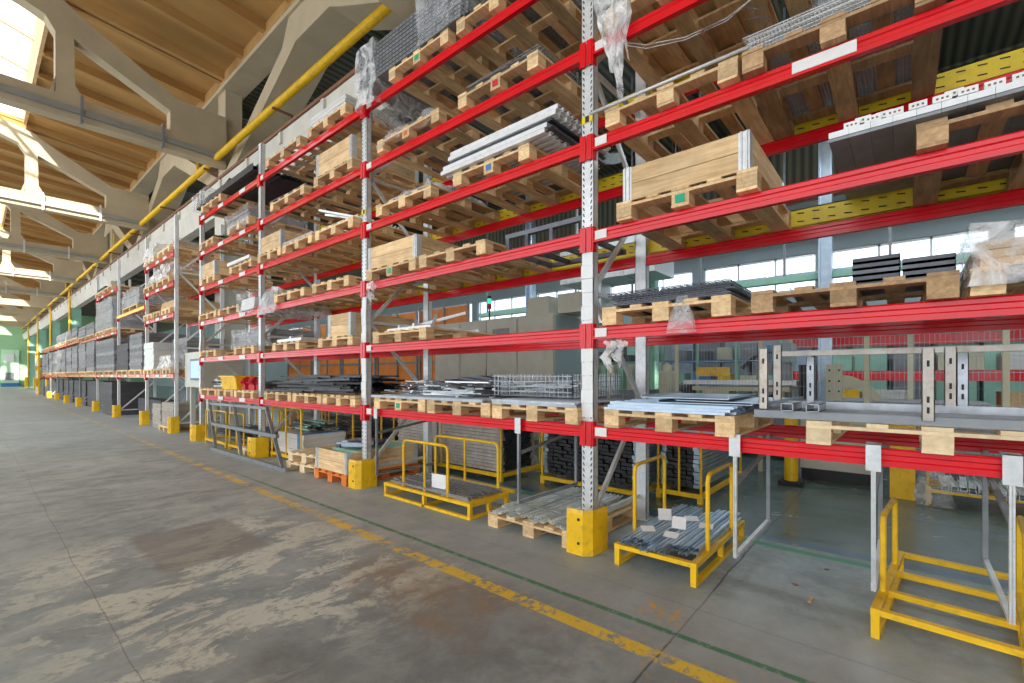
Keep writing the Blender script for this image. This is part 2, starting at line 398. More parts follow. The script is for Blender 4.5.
for i, y in enumerate((9.7, 20.7, 31.7, 42.7, 53.7, 64.7)): vbrace(y, 30+i)
for i, y in enumerate((15.2, 31.5, 46, 58, 70, 82)):
    b = MB(); b.box(4.72, 5.28, y-.4, y+.4, 0, 6.4)
    struct(obj('trim_%d' % (40+i), b, mats=M['beige'] if y < 40 else M['teal']))
    u = MB(); u.box(4.78, 5.22, y-.3, y+.3, 7.2, 9.8); struct(obj('trim_%d' % (50+i), u, mats=M['concrete']))
    if y > 40:
        s = thing('yellow_downpipe', 'yellow pipe down the green pillar, %s from the far end wall' % ['fourth','third','second','first'][i-2], 'pipe', (4.66,y-.42,0))
        obj('pipe', MB().tube([(0,0,0),(0,0,7.6)], .07), s, mats=M['yellow'])
        g = thing('post_guard', 'yellow guard at the foot of the green pillar, %s from the far end wall' % ['fourth','third','second','first'][i-2], 'guard', (4.6,y-.5,0), group='pillar guards')
        obj('guard', MB().prism([(-.3,0),(.1,-.25),(.1,1.3),(-.2,1.3)], 'y', -.3, .6) if 0 else MB().box(-.22,.0,-.15,.75,0,1.3), g, mats=M['yellow'])
# yellow gas pipe along the girder
t = thing('yellow_gas_pipe', 'long yellow gas pipe running along above the white crane girder', 'pipe', (0,0,0))
obj('pipe', MB().tube([(4.5,2.0,7.63),(4.5,90,7.63)], .085, 12), t, smooth=True, mats=M['yellow'])
for k in range(18):
    y = 6.1+k*4.7
    obj('bracket', MB().tube([(4.40,y,7.52),(4.86,y,7.52)], .03, 6).box(4.8,4.86,y-.03,y+.03,7.2,7.52), t, mats=M['brown'])
for k, y in enumerate((16.4, 29, 46, 62)):
    p = thing('yellow_branch_pipe', 'thin yellow vertical pipe above the girder, %s from the camera' % ['first','second','third','fourth'][k], 'pipe', (4.5,y,0))
    obj('pipe', MB().tube([(0,0,7.68),(0,0,8.35)], .035, 6), p, mats=M['yellow'])
# end wall with its door
struct(obj('wall_end', MB().box(-14, 22, 92, 92.3, 0, 11), mats=M['endwall']))
d = struct(obj('door_1', MB().box(2.75, 4.4, 91.8, 92, 0, 5.0), mats=M['enddoor']))
obj('door_window', MB().box(3.1, 3.9, 91.7, 91.8, 3.4, 4.4), d, mats=M['paper'])
obj('door_panel', MB().box(3.1, 3.9, 91.7, 91.8, .9, 1.9), d, mats=M['grey_steel'])
obj('door_sill', MB().box(2.7, 4.45, 91.7, 91.8, 0, .5), d, mats=M['blue'])
struct(obj('wall_rear_blocker', MB().box(-14, 22, -17.3, -17, 0, 10.2), mats=M['girder']))  # unseen wall added to block daylight from behind the camera
# right wall with window band
WX = 18
b = MB()
b.box(WX, WX+.3, -26, 92, 0, 4.35); b.box(WX, WX+.3, -26, 92, 5.55, 7.8)
for k in range(30): b.box(WX, WX+.3, -26+k*4.0-.22, -26+k*4.0+.22, 4.35, 5.55)
struct(obj('wall_right', b, mats=M['hallwall']))
struct(obj('wall_right_upper', MB().box(WX, WX+.3, -26, 92, 7.8, 10.4), mats=M['corr']))
for k in range(14):
    y0 = -18+k*4.0+.22; y1 = y0+3.56
    b = MB(); b.box(WX+.08, WX+.16, y0, y1, 4.35, 4.42).box(WX+.08, WX+.16, y0, y1, 5.48, 5.55)
    for j in range(4): yy = y0+j*(y1-y0)/3; b.box(WX+.08, WX+.16, yy-.03, yy+.03, 4.35, 5.55)
    w = struct(obj('window_%d' % (1+k), b, mats=M['galv']))
    obj('pane', MB().box(WX+.11, WX+.13, y0, y1, 4.4, 5.5), w, mats=M['glass'])

# ---------------------------------------------------------------- racks
def chevrons(b, x, y, z0, z1, w, mi):
    """slots on the aisle face of an upright"""
    z = z0+.05
    while z < z1-.05:
        for s in (-1, 1):
            yc = y+s*w*.26
            b.quad([(x, yc-.006, z), (x, yc+.006, z), (x, yc+.006+s*.010, z+.028), (x, yc-.006+s*.010, z+.028)], mi)
        z += .052
def post_mesh(x, y, w, d, h, slots, side=1):
    b = MB(); t = .006
    # open-backed C section seen from the aisle: web, two flanges, return lips
    b.box(x, x+t, y-w/2, y+w/2, 0, h)
    b.box(x, x+d, y-w/2, y-w/2+t, 0, h); b.box(x, x+d, y+w/2-t, y+w/2, 0, h)
    b.box(x+d-t, x+d, y-w/2, y-w/2+.025, 0, h); b.box(x+d-t, x+d, y+w/2-.025, y+w/2, 0, h)
    if slots: chevrons(b, x-.0012, y, .1, h, w, 1)
    b.box(x-.02, x+d+.02, y-w/2-.02, y+w/2+.02, 0, .012)
    return b
RACKD = 1.063
def frame(root, y, h, slots, mat, braces_mat, w=.125):
    obj('upright_post', post_mesh(3.5, y, w, .075, h, slots), root, mats=[mat, M['slot']])
    obj('upright_post', post_mesh(3.5+RACKD, y, w, .075, h, False), root, mats=[mat, M['slot']])
    z = .25; k = 0
    while z+1.0 < h:
        a, c = (3.57, 3.5+RACKD) if k % 2 == 0 else (3.5+RACKD, 3.57)
        obj('diagonal_brace', MB().bar((a, y, z), (c, y, z+1.0), .03, .045), root, mats=braces_mat)
        if k % 2 == 0: obj('horizontal_brace', MB().bar((3.57, y+.02, z), (3.5+RACKD, y+.02, z), .03, .04), root, mats=braces_mat)
        z += 1.0; k += 1
def beam_mesh(y0, y1, z, x):
    b = MB(); h = .053
    # box beam with a pressed groove along its face
    prof = [(x,z-h),(x+.05,z-h),(x+.05,z+h),(x+.010,z+h),(x,z+h-.010),(x,z+.020),(x+.009,z+.012),(x+.009,z-.012),(x,z-.020)]
    b.prism(prof, 'y', y0, y1)
    return b
def connector(y, z, x, s):
    b = MB(); b.box(x-.006, x+.055, y-.012, y+.012, z-.13, z+.085)
    b.box(x-.014, x-.003, min(y, y-s*.05), max(y, y-s*.05), z-.13, z+.085); return b
def rack_beams(root, y0, y1, levels, mat, labels=(), back=True, stops=()):
    for l, z in levels:
        g = obj('beam', beam_mesh(y0, y1, z, 3.485), root, mats=mat)
        for y, s in ((y0, 1), (y1, -1)): obj('beam_connector', connector(y, z, 3.485, s), g, mats=mat)
        for dy, w in labels.get(l, ()) if isinstance(labels, dict) else labels:
            obj('shelf_label', MB().box(3.481, 3.4845, dy-w, dy, z-.035, z+.038), g, mats=M['label'])
        if back:
            g2 = obj('beam', beam_mesh(y0, y1, z, 3.5+RACKD), root, mats=mat)
        if l in stops:
            st = MB(); xx = 3.5+RACKD+.075
            st.box(xx, xx+.012, y0, y1, z+.075, z+.235); st.box(xx, xx+.04, y0, y1, z+.07, z+.085); st.box(xx, xx+.04, y0, y1, z+.225, z+.235)
            yy = y0+.06
            while yy < y1-.1:
                for zz in (z+.12, z+.19): st.quad([(xx-.001,yy,zz-.004),(xx-.001,yy+.05,zz+.002),(xx-.001,yy+.05,zz+.012),(xx-.001,yy,zz+.006)], 1)
                yy += .11
            obj('backstop', st, root, mats=[M['yellow_lemon'], M['slot']])
rack = thing('pallet_rack', 'tall near pallet rack with red beams and pale perforated uprights', 'rack', (0,0,0))
for i, y in enumerate([-1.44]+POST):
    frame(rack, y, 7.2 if i < 2 else 5.83, i < 4, M['galv'], M['galv'])
lv = list(LZ.items())
ends = [-1.44]+POST
for bi in range(4):
    y0, y1 = ends[bi]+.055, ends[bi+1]-.055
    labs = {l:[(y1-.03,.11)] for l in LZ}
    if bi == 0: labs[4] = [(y1-.03,.11),(.56,.34)]
    if bi == 3:
        for l in LZ: labs[l] = [(y1-.05,.25),(y1-1.2,.3),(y0+.9,.3)]
    rack_beams(rack, y0, y1, lv, M['red'], labs, True, (3,4,5,6) if bi < 3 else ())
# white film wrapped round the near uprights and hazard tape
for (y, z0, z1) in ((POST[0], 1.15, 2.6), (POST[1], 1.2, 2.55), (POST[3], 1.15, 2.3)):
    b = MB(); n = 12
    for k in range(n):
        za = z0+(z1-z0)*k/n; zb = z0+(z1-z0)*(k+1)/n; j = .004*math.sin(k*2.1)
        b.box(3.49-j, 3.58, y-.056-j, y+.054+j, za, zb-.004)
    obj('paper_wrap', b, rack, mats=M['paper'])
for y, z in ((POST[0], 3.72), (POST[1], 3.72)):
    b = MB(); b.box(3.492, 3.58, y-.054, y+.054, z, z+.06); b.box(3.4915, 3.58, y-.02, y+.02, z+.002, z+.058, 1)
    obj('hazard_tape', b, rack, mats=[M['yellow_lemon'], M['black']])
GP = [14.62, 17.72, 21.85, 26.1]
far = thing('pallet_rack', 'tall pale grey rack beyond the gap, with sparse red beams', 'rack', (0,0,0))
for y in GP: frame(far, y, 5.75, False, M['white_steel'], M['white_steel'], .11)
FL = {0:[1.5,3.12,3.95,4.75], 1:[1.5,3.6], 2:[1.5,3.1,4.7]}
for bi in range(3):
    y0, y1 = GP[bi]+.06, GP[bi+1]-.06
    rack_beams(far, y0, y1, [(k, z) for k, z in enumerate(FL[bi])], M['red'], [(y1-.1,.3),(y1-1.2,.35),(y0+1.0,.35)], True)
obj('beam_cover', MB().box(3.47, 3.482, GP[1]+.06, GP[2]-.06, 3.57, 3.66), far, mats=M['yellow_lemon'])
SP = [30.8, 35.2, 39.5, 43.7, 47.9]
low = thing('pallet_rack', 'low teal-grey rack farthest down the aisle', 'rack', (0,0,0))
for y in SP: frame(low, y, 3.5, False, M['grey_steel'], M['galv'], .13)
for bi in range(4):
    rack_beams(low, SP[bi]+.06, SP[bi+1]-.06, [(0,1.5),(1,3.2)], M['red'], (), True)
rack_beams(low, GP[3]+.06, SP[0]-.06, [(0,1.5),(1,3.1)], M['red'], (), True)
# post guards
gm = MB()
gm.prism([(-.18,.09),(-.18,-.05),(-.12,-.13),(.0,-.15),(.12,-.10),(.12,-.085),(.0,-.13),(-.11,-.115),(-.165,-.045),(-.165,.09)], 'z', 0, .38)
gm = MB()
def ring(r, z):
    return [(-.16*r,.10,z),(-.16*r,-.06,z),(-.10*r,-.125*r,z),(.03,-.14*r,z),(.13,-.14*r,z)]
for (a, za, c, zb) in ((1.0, 0, .98, .34), (.98,.34,.93,.38)):
    p, q = ring(a, za), ring(c, zb)
    for i in range(4): gm.quad([p[i], p[i+1], q[i+1], q[i]])
p, q = ring(.9, 0), ring(.88, .37)
for i in range(4): gm.quad([p[i], p[i+1], q[i+1], q[i]])
p, q = ring(.93,.38), ring(.88,.37)
for i in range(4): gm.quad([p[i], p[i+1], q[i+1], q[i]])
for (yy, zz) in ((-.02,.10),(-.02,.30)): gm.box(-.166,-.158,yy-.01,yy+.01,zz-.01,zz+.01,1)
gme = gm.mesh('guard', [M['yellow'], M['slot']])
gl = ['yellow folded guard at the foot of the nearest upright','yellow folded guard at the upright beside the orange pallet','yellow folded guard at the upright behind the leaning grey frame','yellow folded guard at the last upright of the near rack',
      'yellow guard at the first upright beyond the gap','yellow guard at the second upright beyond the gap','yellow guard at the third upright beyond the gap','yellow guard at the fourth upright beyond the gap',
      'yellow guard at the first upright of the low far rack','yellow guard at the second upright of the low far rack','yellow guard at the third upright of the low far rack','yellow guard at the fourth upright of the low far rack']
for i, y in enumerate(POST+GP+SP[:4]):
    o = obj('post_guard', gme, None, (3.48, y, 0)); tag(o, gl[i], 'guard', 'yellow upright guards')
    if i >= 4: o.scale = (.8, .62, 1.15)

# ---------------------------------------------------------------- pallets
_pc = {}
def pal_mesh(kind, *a):
    k = (kind,)+a
    if k in _pc: return _pc[k]
    b = MB(); b.box(*a[:6]); me = b.mesh(kind, M[a[6]]); _pc[k] = me; return me
def pallet(x0, y0, y1, z, label, look='wood', depth=1.2, rz=0, group=None, sticker=None, detail=True, nd=5, name='pallet'):
    w = round(abs(y1-y0), 2); yc = (y0+y1)/2; d = depth; h = .146
    p = thing(name, label, 'pallet', (x0+d/2, yc, z), rz, group)
    H = d/2; W = w/2; bw = .10; bl = .13
    if not detail:
        b = MB()
        for s in (-W, -bl/2, W-bl): b.box(-H, H, s, s+bl, 0, .02); 
        for xx in (-H, -.06, H-.12):
            for s in (-W, -bl/2, W-bl): b.box(xx, xx+.12, s, s+bl, .02, .10)
        b.box(-H, H, -W, W, .1, h); p2 = obj('timber_frame', b, p, mats=M[look]); return p
    def piece(n, x_, x2, y_, y2, za, zb, jit=.004):
        me = pal_mesh(n, 0, round(x2-x_,3), 0, round(y2-y_,3), 0, round(zb-za,3), look)
        o = obj(n, me, p, (x_+R.uniform(-jit,jit), y_+R.uniform(-jit,jit)*.5, za)); return o
    for s in (-W, -bl/2, W-bl): piece('bottom_board', -H, H, s, s+bl, 0, .02)
    for xx in (-H, -.06, H-.12):
        for s in (-W, -bl/2, W-bl):
            piece('block', xx, xx+.12, s, s+bl, .0205, .1, .003)
        piece('stringer_board', xx, xx+.12, -W, W, .1005, .122, .002)
    for k in range(nd):
        s = -W+(w-.13)*k/(nd-1); ww = .13 if k in (0, nd-1, nd//2) else .10
        piece('deck_board', -H, H, s, s+ww, .1225, h, .006)
    if sticker:
        col, k = sticker; s = (-W, -bl/2, W-bl)[k]
        st = MB().box(-H-.006, -H-.0035, s+.03, s+bl-.03, .03, .09); o = obj('block_marking', st, p, mats=M[col])
    return p
LEFTR = ('left','middle','right')
def shelf_pallet(bay, lvl, y1, y0, extra, look='wood', sticker=None, x0=XF, detail=True, depth=1.2, name='pallet'):
    lab = {'wood':'tan','wood_pale':'fresh pale','wood_dark':'weathered brown'}[look]
    return pallet(x0, y0, y1, top(lvl)+.001, '%s pallet%s, %s shelf of %s' % (lab, extra, LVL[lvl], BAY[bay]), look, depth, R.uniform(-.012,.012), 'pallets on the near rack', sticker, detail)
DT = .147
S = shelf_pallet
# rightmost bay
S(0,1,1.90,.89,' under shiny sheet profiles'); S(0,1,.47,-.75,' beside the steel frame','wood_pale')
S(0,2,1.92,.91,' under black mesh sheets'); S(0,2,.79,-.22,' with two small stacks','wood_dark'); S(0,2,-.27,-1.3,' cut by the picture edge')
S(0,3,1.79,.75,' under wooden collar','wood',('green',1)); S(0,3,-.05,-1.15,' under angle steel','wood_dark')
S(0,4,1.89,.87,' under steel tube'); S(0,4,.85,-.17,' under wire baskets','wood_dark'); S(0,5,1.94,.82,' behind torn film'); S(0,5,.70,-.4,' over the wire baskets')
# second bay
S(1,1,5.27,4.24,', left of three','wood',('green',1)); S(1,1,4.19,3.20,', middle of three'); S(1,1,3.17,2.16,', right of three')
S(1,2,5.30,4.22,' under crossed steel stand'); S(1,3,5.46,4.40,' under wooden collar','wood',('green',1)); S(1,3,4.34,3.28,' under black fittings')
S(1,4,5.23,4.14,' under crumpled film'); S(1,4,3.75,2.70,' under stacked channels','wood',('blue',1)); S(1,5,5.2,4.0,' under draped film','wood',('orange',1)); S(1,5,3.67,2.58,' with a red mark','wood',('redp',1))
S(1,6,4.94,3.84,' under long dark profiles','wood',('green',1)); S(1,6,3.7,2.6,' beside the film-wrapped profile end')
# third bay
S(2,1,8.74,7.68,', left of three','wood',('green',2)); S(2,1,7.62,6.66,', middle of three'); S(2,1,6.62,5.72,', right of three')
S(2,2,8.40,7.36,' under grey steel frame'); S(2,2,6.76,5.80,' under wooden collar'); S(2,3,8.32,7.2,' left of centre')
S(2,3,6.95,5.9,' at the right end')
S(2,4,9.02,8.06,' under wooden collar'); S(2,4,8.0,6.94,' under thin rods'); S(2,4,6.86,5.77,' under tilted bright profiles')
S(2,5,6.9,5.8,' under wooden collar'); S(2,5,8.49,7.2,' under thin rods'); S(2,6,8.66,7.36,' with a pale bag'); S(2,6,7.1,5.98,' by the upright','wood')
# fourth bay
S(3,1,12.3,11.22,', left of three'); S(3,1,11.15,10.26,', middle of three'); S(3,1,10.2,9.22,', right of three')
S(3,2,12.35,11.25,', left one','wood',('green',1)); S(3,2,10.19,9.22,', right one'); S(3,3,12.4,11.22,', left one'); S(3,3,11.1,9.95,' beside film bundle')
S(3,4,12.28,11.3,' under wooden collar'); S(3,4,10.46,9.3,' under white sheet'); S(3,5,12.28,11.4,' with dark fittings'); S(3,5,10.57,9.4,' under wrapped grey goods'); S(3,6,12.2,10.95,' under black profiles')

# wooden collars
def collar(x0, y0, y1, z, label, h=.33, d=1.15, look='wood', rows=2):
    w = y1-y0; yc = (y0+y1)/2
    p = thing('pallet_collar', label, 'wooden collar', (x0+d/2, yc, z), R.uniform(-.01,.01), 'wooden pallet collars'); H = d/2; W = w/2; t = .02
    for k in range(rows):
        za = h*k/rows+.002; zb = h*(k+1)/rows-.003
        for n, a in (('front_board',(-H,-H+t,-W,W)),('back_board',(H-t,H,-W,W)),('side_board',(-H+t,H-t,-W,-W+t)),('side_board',(-H+t,H-t,W-t,W))):
            obj(n, MB().box(*a, za, zb), p, mats=M['wood_y' if n != 'side_board' else look])
    for sx in (-1, 1):
        for sy in (-1, 1):
            b = MB(); xa = sx*(H+.002); ya = sy*(W+.002)
            b.box(min(xa,xa-sx*.004), max(xa,xa-sx*.004), min(ya,ya-sy*.075), max(ya,ya-sy*.075), -.02, h)
            b.box(min(xa,xa-sx*.075), max(xa,xa-sx*.075), min(ya,ya-sy*.004), max(ya,ya-sy*.004), -.02, h)
            for rr in (.02, .055):
                yy = ya-sy*rr; b.tube([(xa+sx*.003,yy,-.02),(xa+sx*.003,yy,h)], .007, 6)
            obj('corner_hinge', b, p, mats=M['galv'])
    return p
collar(3.44, .80, 1.74, top(3)+DT+.001, 'long wooden collar with galvanised corners on the rightmost bay third shelf', .27)
collar(3.44, 4.42, 5.44, top(3)+DT+.001, 'wooden collar on third shelf just right of second upright', .28)
collar(3.44, 5.86, 6.50, top(2)+DT+.001, 'wooden collar on second shelf just left of second upright', .32)
collar(3.44, 8.08, 8.98, top(4)+DT+.001, 'wooden collar on fourth shelf just right of third upright', .29)
collar(3.44, 5.84, 6.86, top(5)+DT+.001, 'wooden collar on fifth shelf just left of second upright', .33)
collar(3.44, 11.34, 12.24, top(4)+DT+.001, 'wooden collar on fourth shelf beside last upright of near rack', .30)

# ---------------------------------------------------------------- loads
def bars(prefix, label, group, sect, mat, L, items, axis='y', cat='steel profile', name='steel_profile', lid=False):
    """one object per bar; items: (x,y,z,rz) of the bar's near end"""
    b = MB(); b.prism(sect, axis, 0, L) if axis != 'xx' else None
    me = b.mesh(name, M[mat] if isinstance(mat, str) else mat)
    out = []
    for i, (x, y, z, rz) in enumerate(items):
        o = obj(name, me, None, (x, y, z), rz); tag(o, label, cat, group); out.append(o)
    return out
def U(w, h, t=.004): return [(0,0),(w,0),(w,h),(w-t,h),(w-t,t),(t,t),(t,h),(0,h)]
def C(w, h, t=.004): return [(0,0),(w,0),(w,t*2),(w-.0,t*2),(t,t),(t,h-t),(w,h-t),(w,h),(0,h)]
def rect(w, h): return [(0,0),(w,0),(w,h),(0,h)]
def pile(name, label, cat, x0, x1, y0, y1, z, h, n, mat, r=.02, Lmin=.5, Lmax=1.2, along=None, kind='stuff', mats=None):
    b = MB(); nm = len(mats) if mats else 1
    for i in range(n):
        L = R.uniform(Lmin, Lmax); 
        if along == 'y': a = math.pi/2+R.uniform(-.12,.12)
        elif along == 'x': a = R.uniform(-.12,.12)
        else: a = R.uniform(0, math.pi)
        f = i/n
        dx, dy = math.cos(a)*L/2, math.sin(a)*L/2
        mx = max(0, (x1-x0)/2-abs(dx)); my = max(0, (y1-y0)/2-abs(dy))
        cx = (x0+x1)/2+R.uniform(-mx,mx)*(1-.3*f); cy = (y0+y1)/2+R.uniform(-my,my)*(1-.2*f)
        zz = z+r+f*h; dz = R.uniform(-.02,.02)*f
        b.bar((cx-dx,cy-dy,zz-dz),(cx+dx,cy+dy,zz+dz), r*R.uniform(.8,2.6), r*R.uniform(.5,1.4), R.randrange(nm))
    o = obj(name, b, mats=mats or M[mat]); return tag(o, label, cat, kind=kind)
def film_over(label, x0, x1, y0, y1, z0, z1, mat='film', seed=1, amp=.04, open_bottom=True, name='stretch_film', taper=0.0):
    rr = random.Random(seed); nx, ny, nz = 10, 12, 6; b = MB(); import mathutils
    def P(u, v, w):
        tz = z0+(z1-z0)*w
        x = x0+(x1-x0)*u; y = y0+(y1-y0)*v; k = taper*w
        x += ((x0+x1)/2-x)*k; y += ((y0+y1)/2-y)*k
        p = Vector((x, y, tz)); nn = mathutils.noise.noise_vector(p*5+Vector((seed*3.1,0,0)))*amp
        if w < .02: nn.z = 0
        return p+nn
    def patch(f, a, c):
        base = len(b.v)
        for i in range(a+1):
            for j in range(c+1): b.v.append(tuple(f(i/a, j/c)))
        for i in range(a):
            for j in range(c):
                q = base+i*(c+1)+j; b.f.append((q, q+1, q+c+2, q+c+1)); b.m.append(0)
    patch(lambda u, v: P(u, v, 1), nx, ny)
    patch(lambda u, w: P(u, 0, w), nx, nz); patch(lambda u, w: P(u, 1, w), nx, nz)
    patch(lambda v, w: P(0, v, w), ny, nz); patch(lambda v, w: P(1, v, w), ny, nz)
    o = obj(name, b, smooth=True, mats=M[mat]); return tag(o, label, 'plastic film')
def goods(label, x0, x1, y0, y1, z0, h, mat, layers=6, cat='stack', name='sheet_stack', jit=.012):
    """a bundle: one thing with a child per layer"""
    t = thing(name, label, cat, ((x0+x1)/2, (y0+y1)/2, z0)); W = (y1-y0)/2; H = (x1-x0)/2
    for k in range(layers):
        j = R.uniform(-jit,jit); j2 = R.uniform(-jit,jit)
        obj('sheet', MB().box(-H+j, H+j, -W+j2, W+j2, h*k/layers+.001, h*(k+1)/layers-.002), t, mats=M[mat])
    return t
def wire_sheets(n, x0, x1, y0, y1, z0, dz, label, group, mat='steel_dark', step=.05, r=.003):
    b = MB(); W = y1-y0; H = x1-x0
    k = 0
    while k*step <= W: b.box(0, H, k*step-r, k*step+r, 0, 2*r); k += 1
    k = 0
    while k*step <= H: b.box(k*step-r, k*step+r, 0, W, 2*r, 4*r); k += 1
    me = b.mesh('wire_sheet', M[mat])
    for i in range(n):
        o = obj('wire_mesh_sheet', me, None, (x0+R.uniform(-.02,.02), y0+R.uniform(-.03,.03), z0+i*dz), R.uniform(-.02,.02)); tag(o, label, 'mesh sheet', group)

# --- rightmost bay
z = top(1)+DT
sp = [(3.40+.0, .80+.105*i, z+.001+.022*j, 0) for j in range(3) for i in range(10)]
bars('', 'flat blue-grey steel channel in the flat stack on the lowest shelf, rightmost bay', 'channels on the rightmost lowest shelf', [(a, c) for a, c in U(.10,.02,.003)], 'steel_blue', 1.15, [], 'x')
def xbars(label, group, sect, mat, L, items, name='steel_profile', cat='steel profile'):
    b = MB(); b.prism(sect, 'x', 0, L); me = b.mesh(name, M[mat])
    for (x, y, zz, rz) in items: tag(obj(name, me, None, (x, y, zz), rz), label, cat, group)
def ybars(label, group, sect, mat, L, items, name='steel_profile', cat='steel profile'):
    b = MB(); b.prism(sect, 'y', 0, L); me = b.mesh(name, M[mat])
    for (x, y, zz, rz) in items: tag(obj(name, me, None, (x, y, zz), rz), label, cat, group)
ybars('blue-grey steel channel stacked on the lowest shelf of the rightmost bay', 'channels on the rightmost lowest shelf', [(0,0),(.1,0),(.1,.02),(.096,.02),(.096,.004),(.004,.004),(.004,.02),(0,.02)], 'steel_blue', .95,
      [(3.42+.105*i+R.uniform(-.01,.01), .93+R.uniform(-.04,.03), z+.002+.022*j, 0) for j in range(3) for i in range(10)])
for k,(a,y0_,y1_,zz) in enumerate(((.10,.80,1.45,.075),(-.06,.70,1.35,.09),(.05,.95,1.6,.11))):
    o = obj('sheet_metal_panel', MB().box(0,1.0,0,y1_-y0_,0,.004).box(0,1.0,0,.004,0,.02).box(0,1.0,y1_-y0_-.004,y1_-y0_,0,.02), None, (3.5,y0_,z+zz), a, mats=M['steel_blue'])
    tag(o, 'loose shiny sheet panel, %s, on the lowest shelf of the rightmost bay' % ['lowest','middle','uppermost'][k], 'sheet metal')
# steel frame lying on the fresh pallet
t = thing('tube_frame', 'welded square tube frame with upright flats above fresh pallet, lowest shelf', 'steel frame', (3.46, -.2, z+.002))
def bx(n, x0, x1, y0, y1, z0, z1, m='steel_rust'): return obj(n, MB().box(x0,x1,y0,y1,z0,z1), t, mats=M[m])
bx('base_tube', .0, .05, -1.2, .98, .0, .05, 'grey_steel'); bx('base_tube', .35, .40, -1.2, .98, .0, .05, 'grey_steel'); bx('base_tube', .55, .60, -1.2, .98, .03, .09, 'steel')
bx('top_rail', .35, .40, -1.2, .93, .42, .455, 'steel_rust')
for y, x, z0_, z1_, m_ in ((.92,-.02,.06,.46,'steel_rust'),(.905,.34,.10,.50,'steel_rust'),(.735,.60,.09,.42,'steel'),(.10,-.02,.03,.43,'steel_rust'),(-.01,.34,.10,.45,'steel_rust'),(-.08,.60,.09,.42,'steel')):
    b = MB(); b.box(x,x+.006,y-.027,y+.027,z0_,z1_); b.box(x,x+.025,y-.027,y-.023,z0_,z1_); b.box(x,x+.025,y+.023,y+.027,z0_,z1_)
    for zz in (z0_+.04,z0_+.10,z1_-.10): b.box(x-.001,x,y-.006,y+.006,zz,zz+.035,1)
    obj('upright_flat', b, t, mats=[M[m_], M['slot']])
for y in (.78,.64):
    b = MB(); b.box(-.03,.30,y-.035,y-.031,.052,.10).box(-.03,.30,y+.031,y+.035,.052,.10).box(-.03,.30,y-.035,y+.035,.052,.056).box(-.03,.30,y-.035,y+.035,.096,.10)
    obj('cross_tube', b, t, mats=M['steel'])
# second shelf
z = top(2)+DT
wire_sheets(8, 3.44, 4.55, .93, 1.88, z+.002, .014, 'black wire mesh sheet in the pile on the second shelf', 'wire mesh sheets on the second shelf')
for (a,c,n_,lab) in ((.02,.26,5,'small stack of black trays, left one, on weathered pallet'),(-.22,.0,4,'small stack of black trays, right one, on weathered pallet')):
    t = thing('tray_stack', lab, 'tray', (3.95,(a+c)/2,z+.002))
    for k in range(n_):
        b = MB(); b.box(-.2,.2,-.12,.12,k*.04,k*.04+.012); b.box(-.2,-.19,-.12,.12,k*.04,k*.04+.035); b.box(-.2,.2,-.12,-.115,k*.04,k*.04+.03)
        obj('tray', b, t, mats=M['steel_dark'])
xbars('thin bent grey sheet strip on weathered pallet, second shelf', 'sheet strips on weathered pallet', U(.10,.03,.003), 'steel', .9, [(3.6,.36+.13*i,z+.002,.08*i) for i in range(3)])
film_over('clear film over boxes at the picture edge, second shelf', 3.40, 4.5, -1.25, -.26, z-.10, z+.22, 'film_thick', 4)
goods('brown boards under film at the picture edge, second shelf', 3.46, 4.5, -1.2, -.3, z+.001, .14, 'ply', 3)
film_over('narrow clear film scrap hanging over second-shelf beam, rightmost bay', 3.40, 3.46, 1.17, 1.36, top(2)-.10, z+.03, 'film', 9, .03, taper=.6)
# third shelf: angle steel bundle
z = top(3)+DT
for j in range(3):
    ybs = [(3.37+.1*i, -1.25, z+.002+.05*j, 0) for i in range(11)]
    for (x_,y_,zz,_) in ybs: pass
xs_items = []
b = MB(); L = 1.15; W_ = .076; h_ = .036
b.box(.004,L,0,W_,0,.004); b.box(.004,L,0,.004,.004,h_); b.box(.004,L,W_-.004,W_,.004,h_); b.box(0,.004,0,W_,0,h_)
for yy in (.018,.038,.058): b.box(-.002,-.0005,yy-.005,yy+.005,.012,.022,1)
me = b.mesh('steel_profile', [M['white_steel'], M['brown']])
for j in range(2):
    for i in range(15 if j == 0 else 13):
        if j == 1 and i in (2,3,5,6): continue
        tag(obj('steel_profile', me, None, (3.37+.07*j+R.uniform(-.01,.01), .20-.098*i-.05*j, z+.062+.038*j), 0), 'white capped drilled profile in the bundle on third shelf, rightmost bay', 'steel profile', 'drilled profiles on the third shelf')
for i in range(16):
    tag(obj('steel_channel', MB().box(.004,1.2,0,.0985,0,.018).box(.004,1.2,.004,.094,.020,.036).box(.004,1.2,0,.0985,.038,.055).box(0,.004,0,.0985,.020,.055,1), None, (3.36,.25-.1*i,z+.002), 0, mats=[M['grey_steel'], M['white_steel']]), 'dark steel channel under the drilled profiles, third shelf, rightmost bay', 'steel profile', 'dark channels on the third shelf')
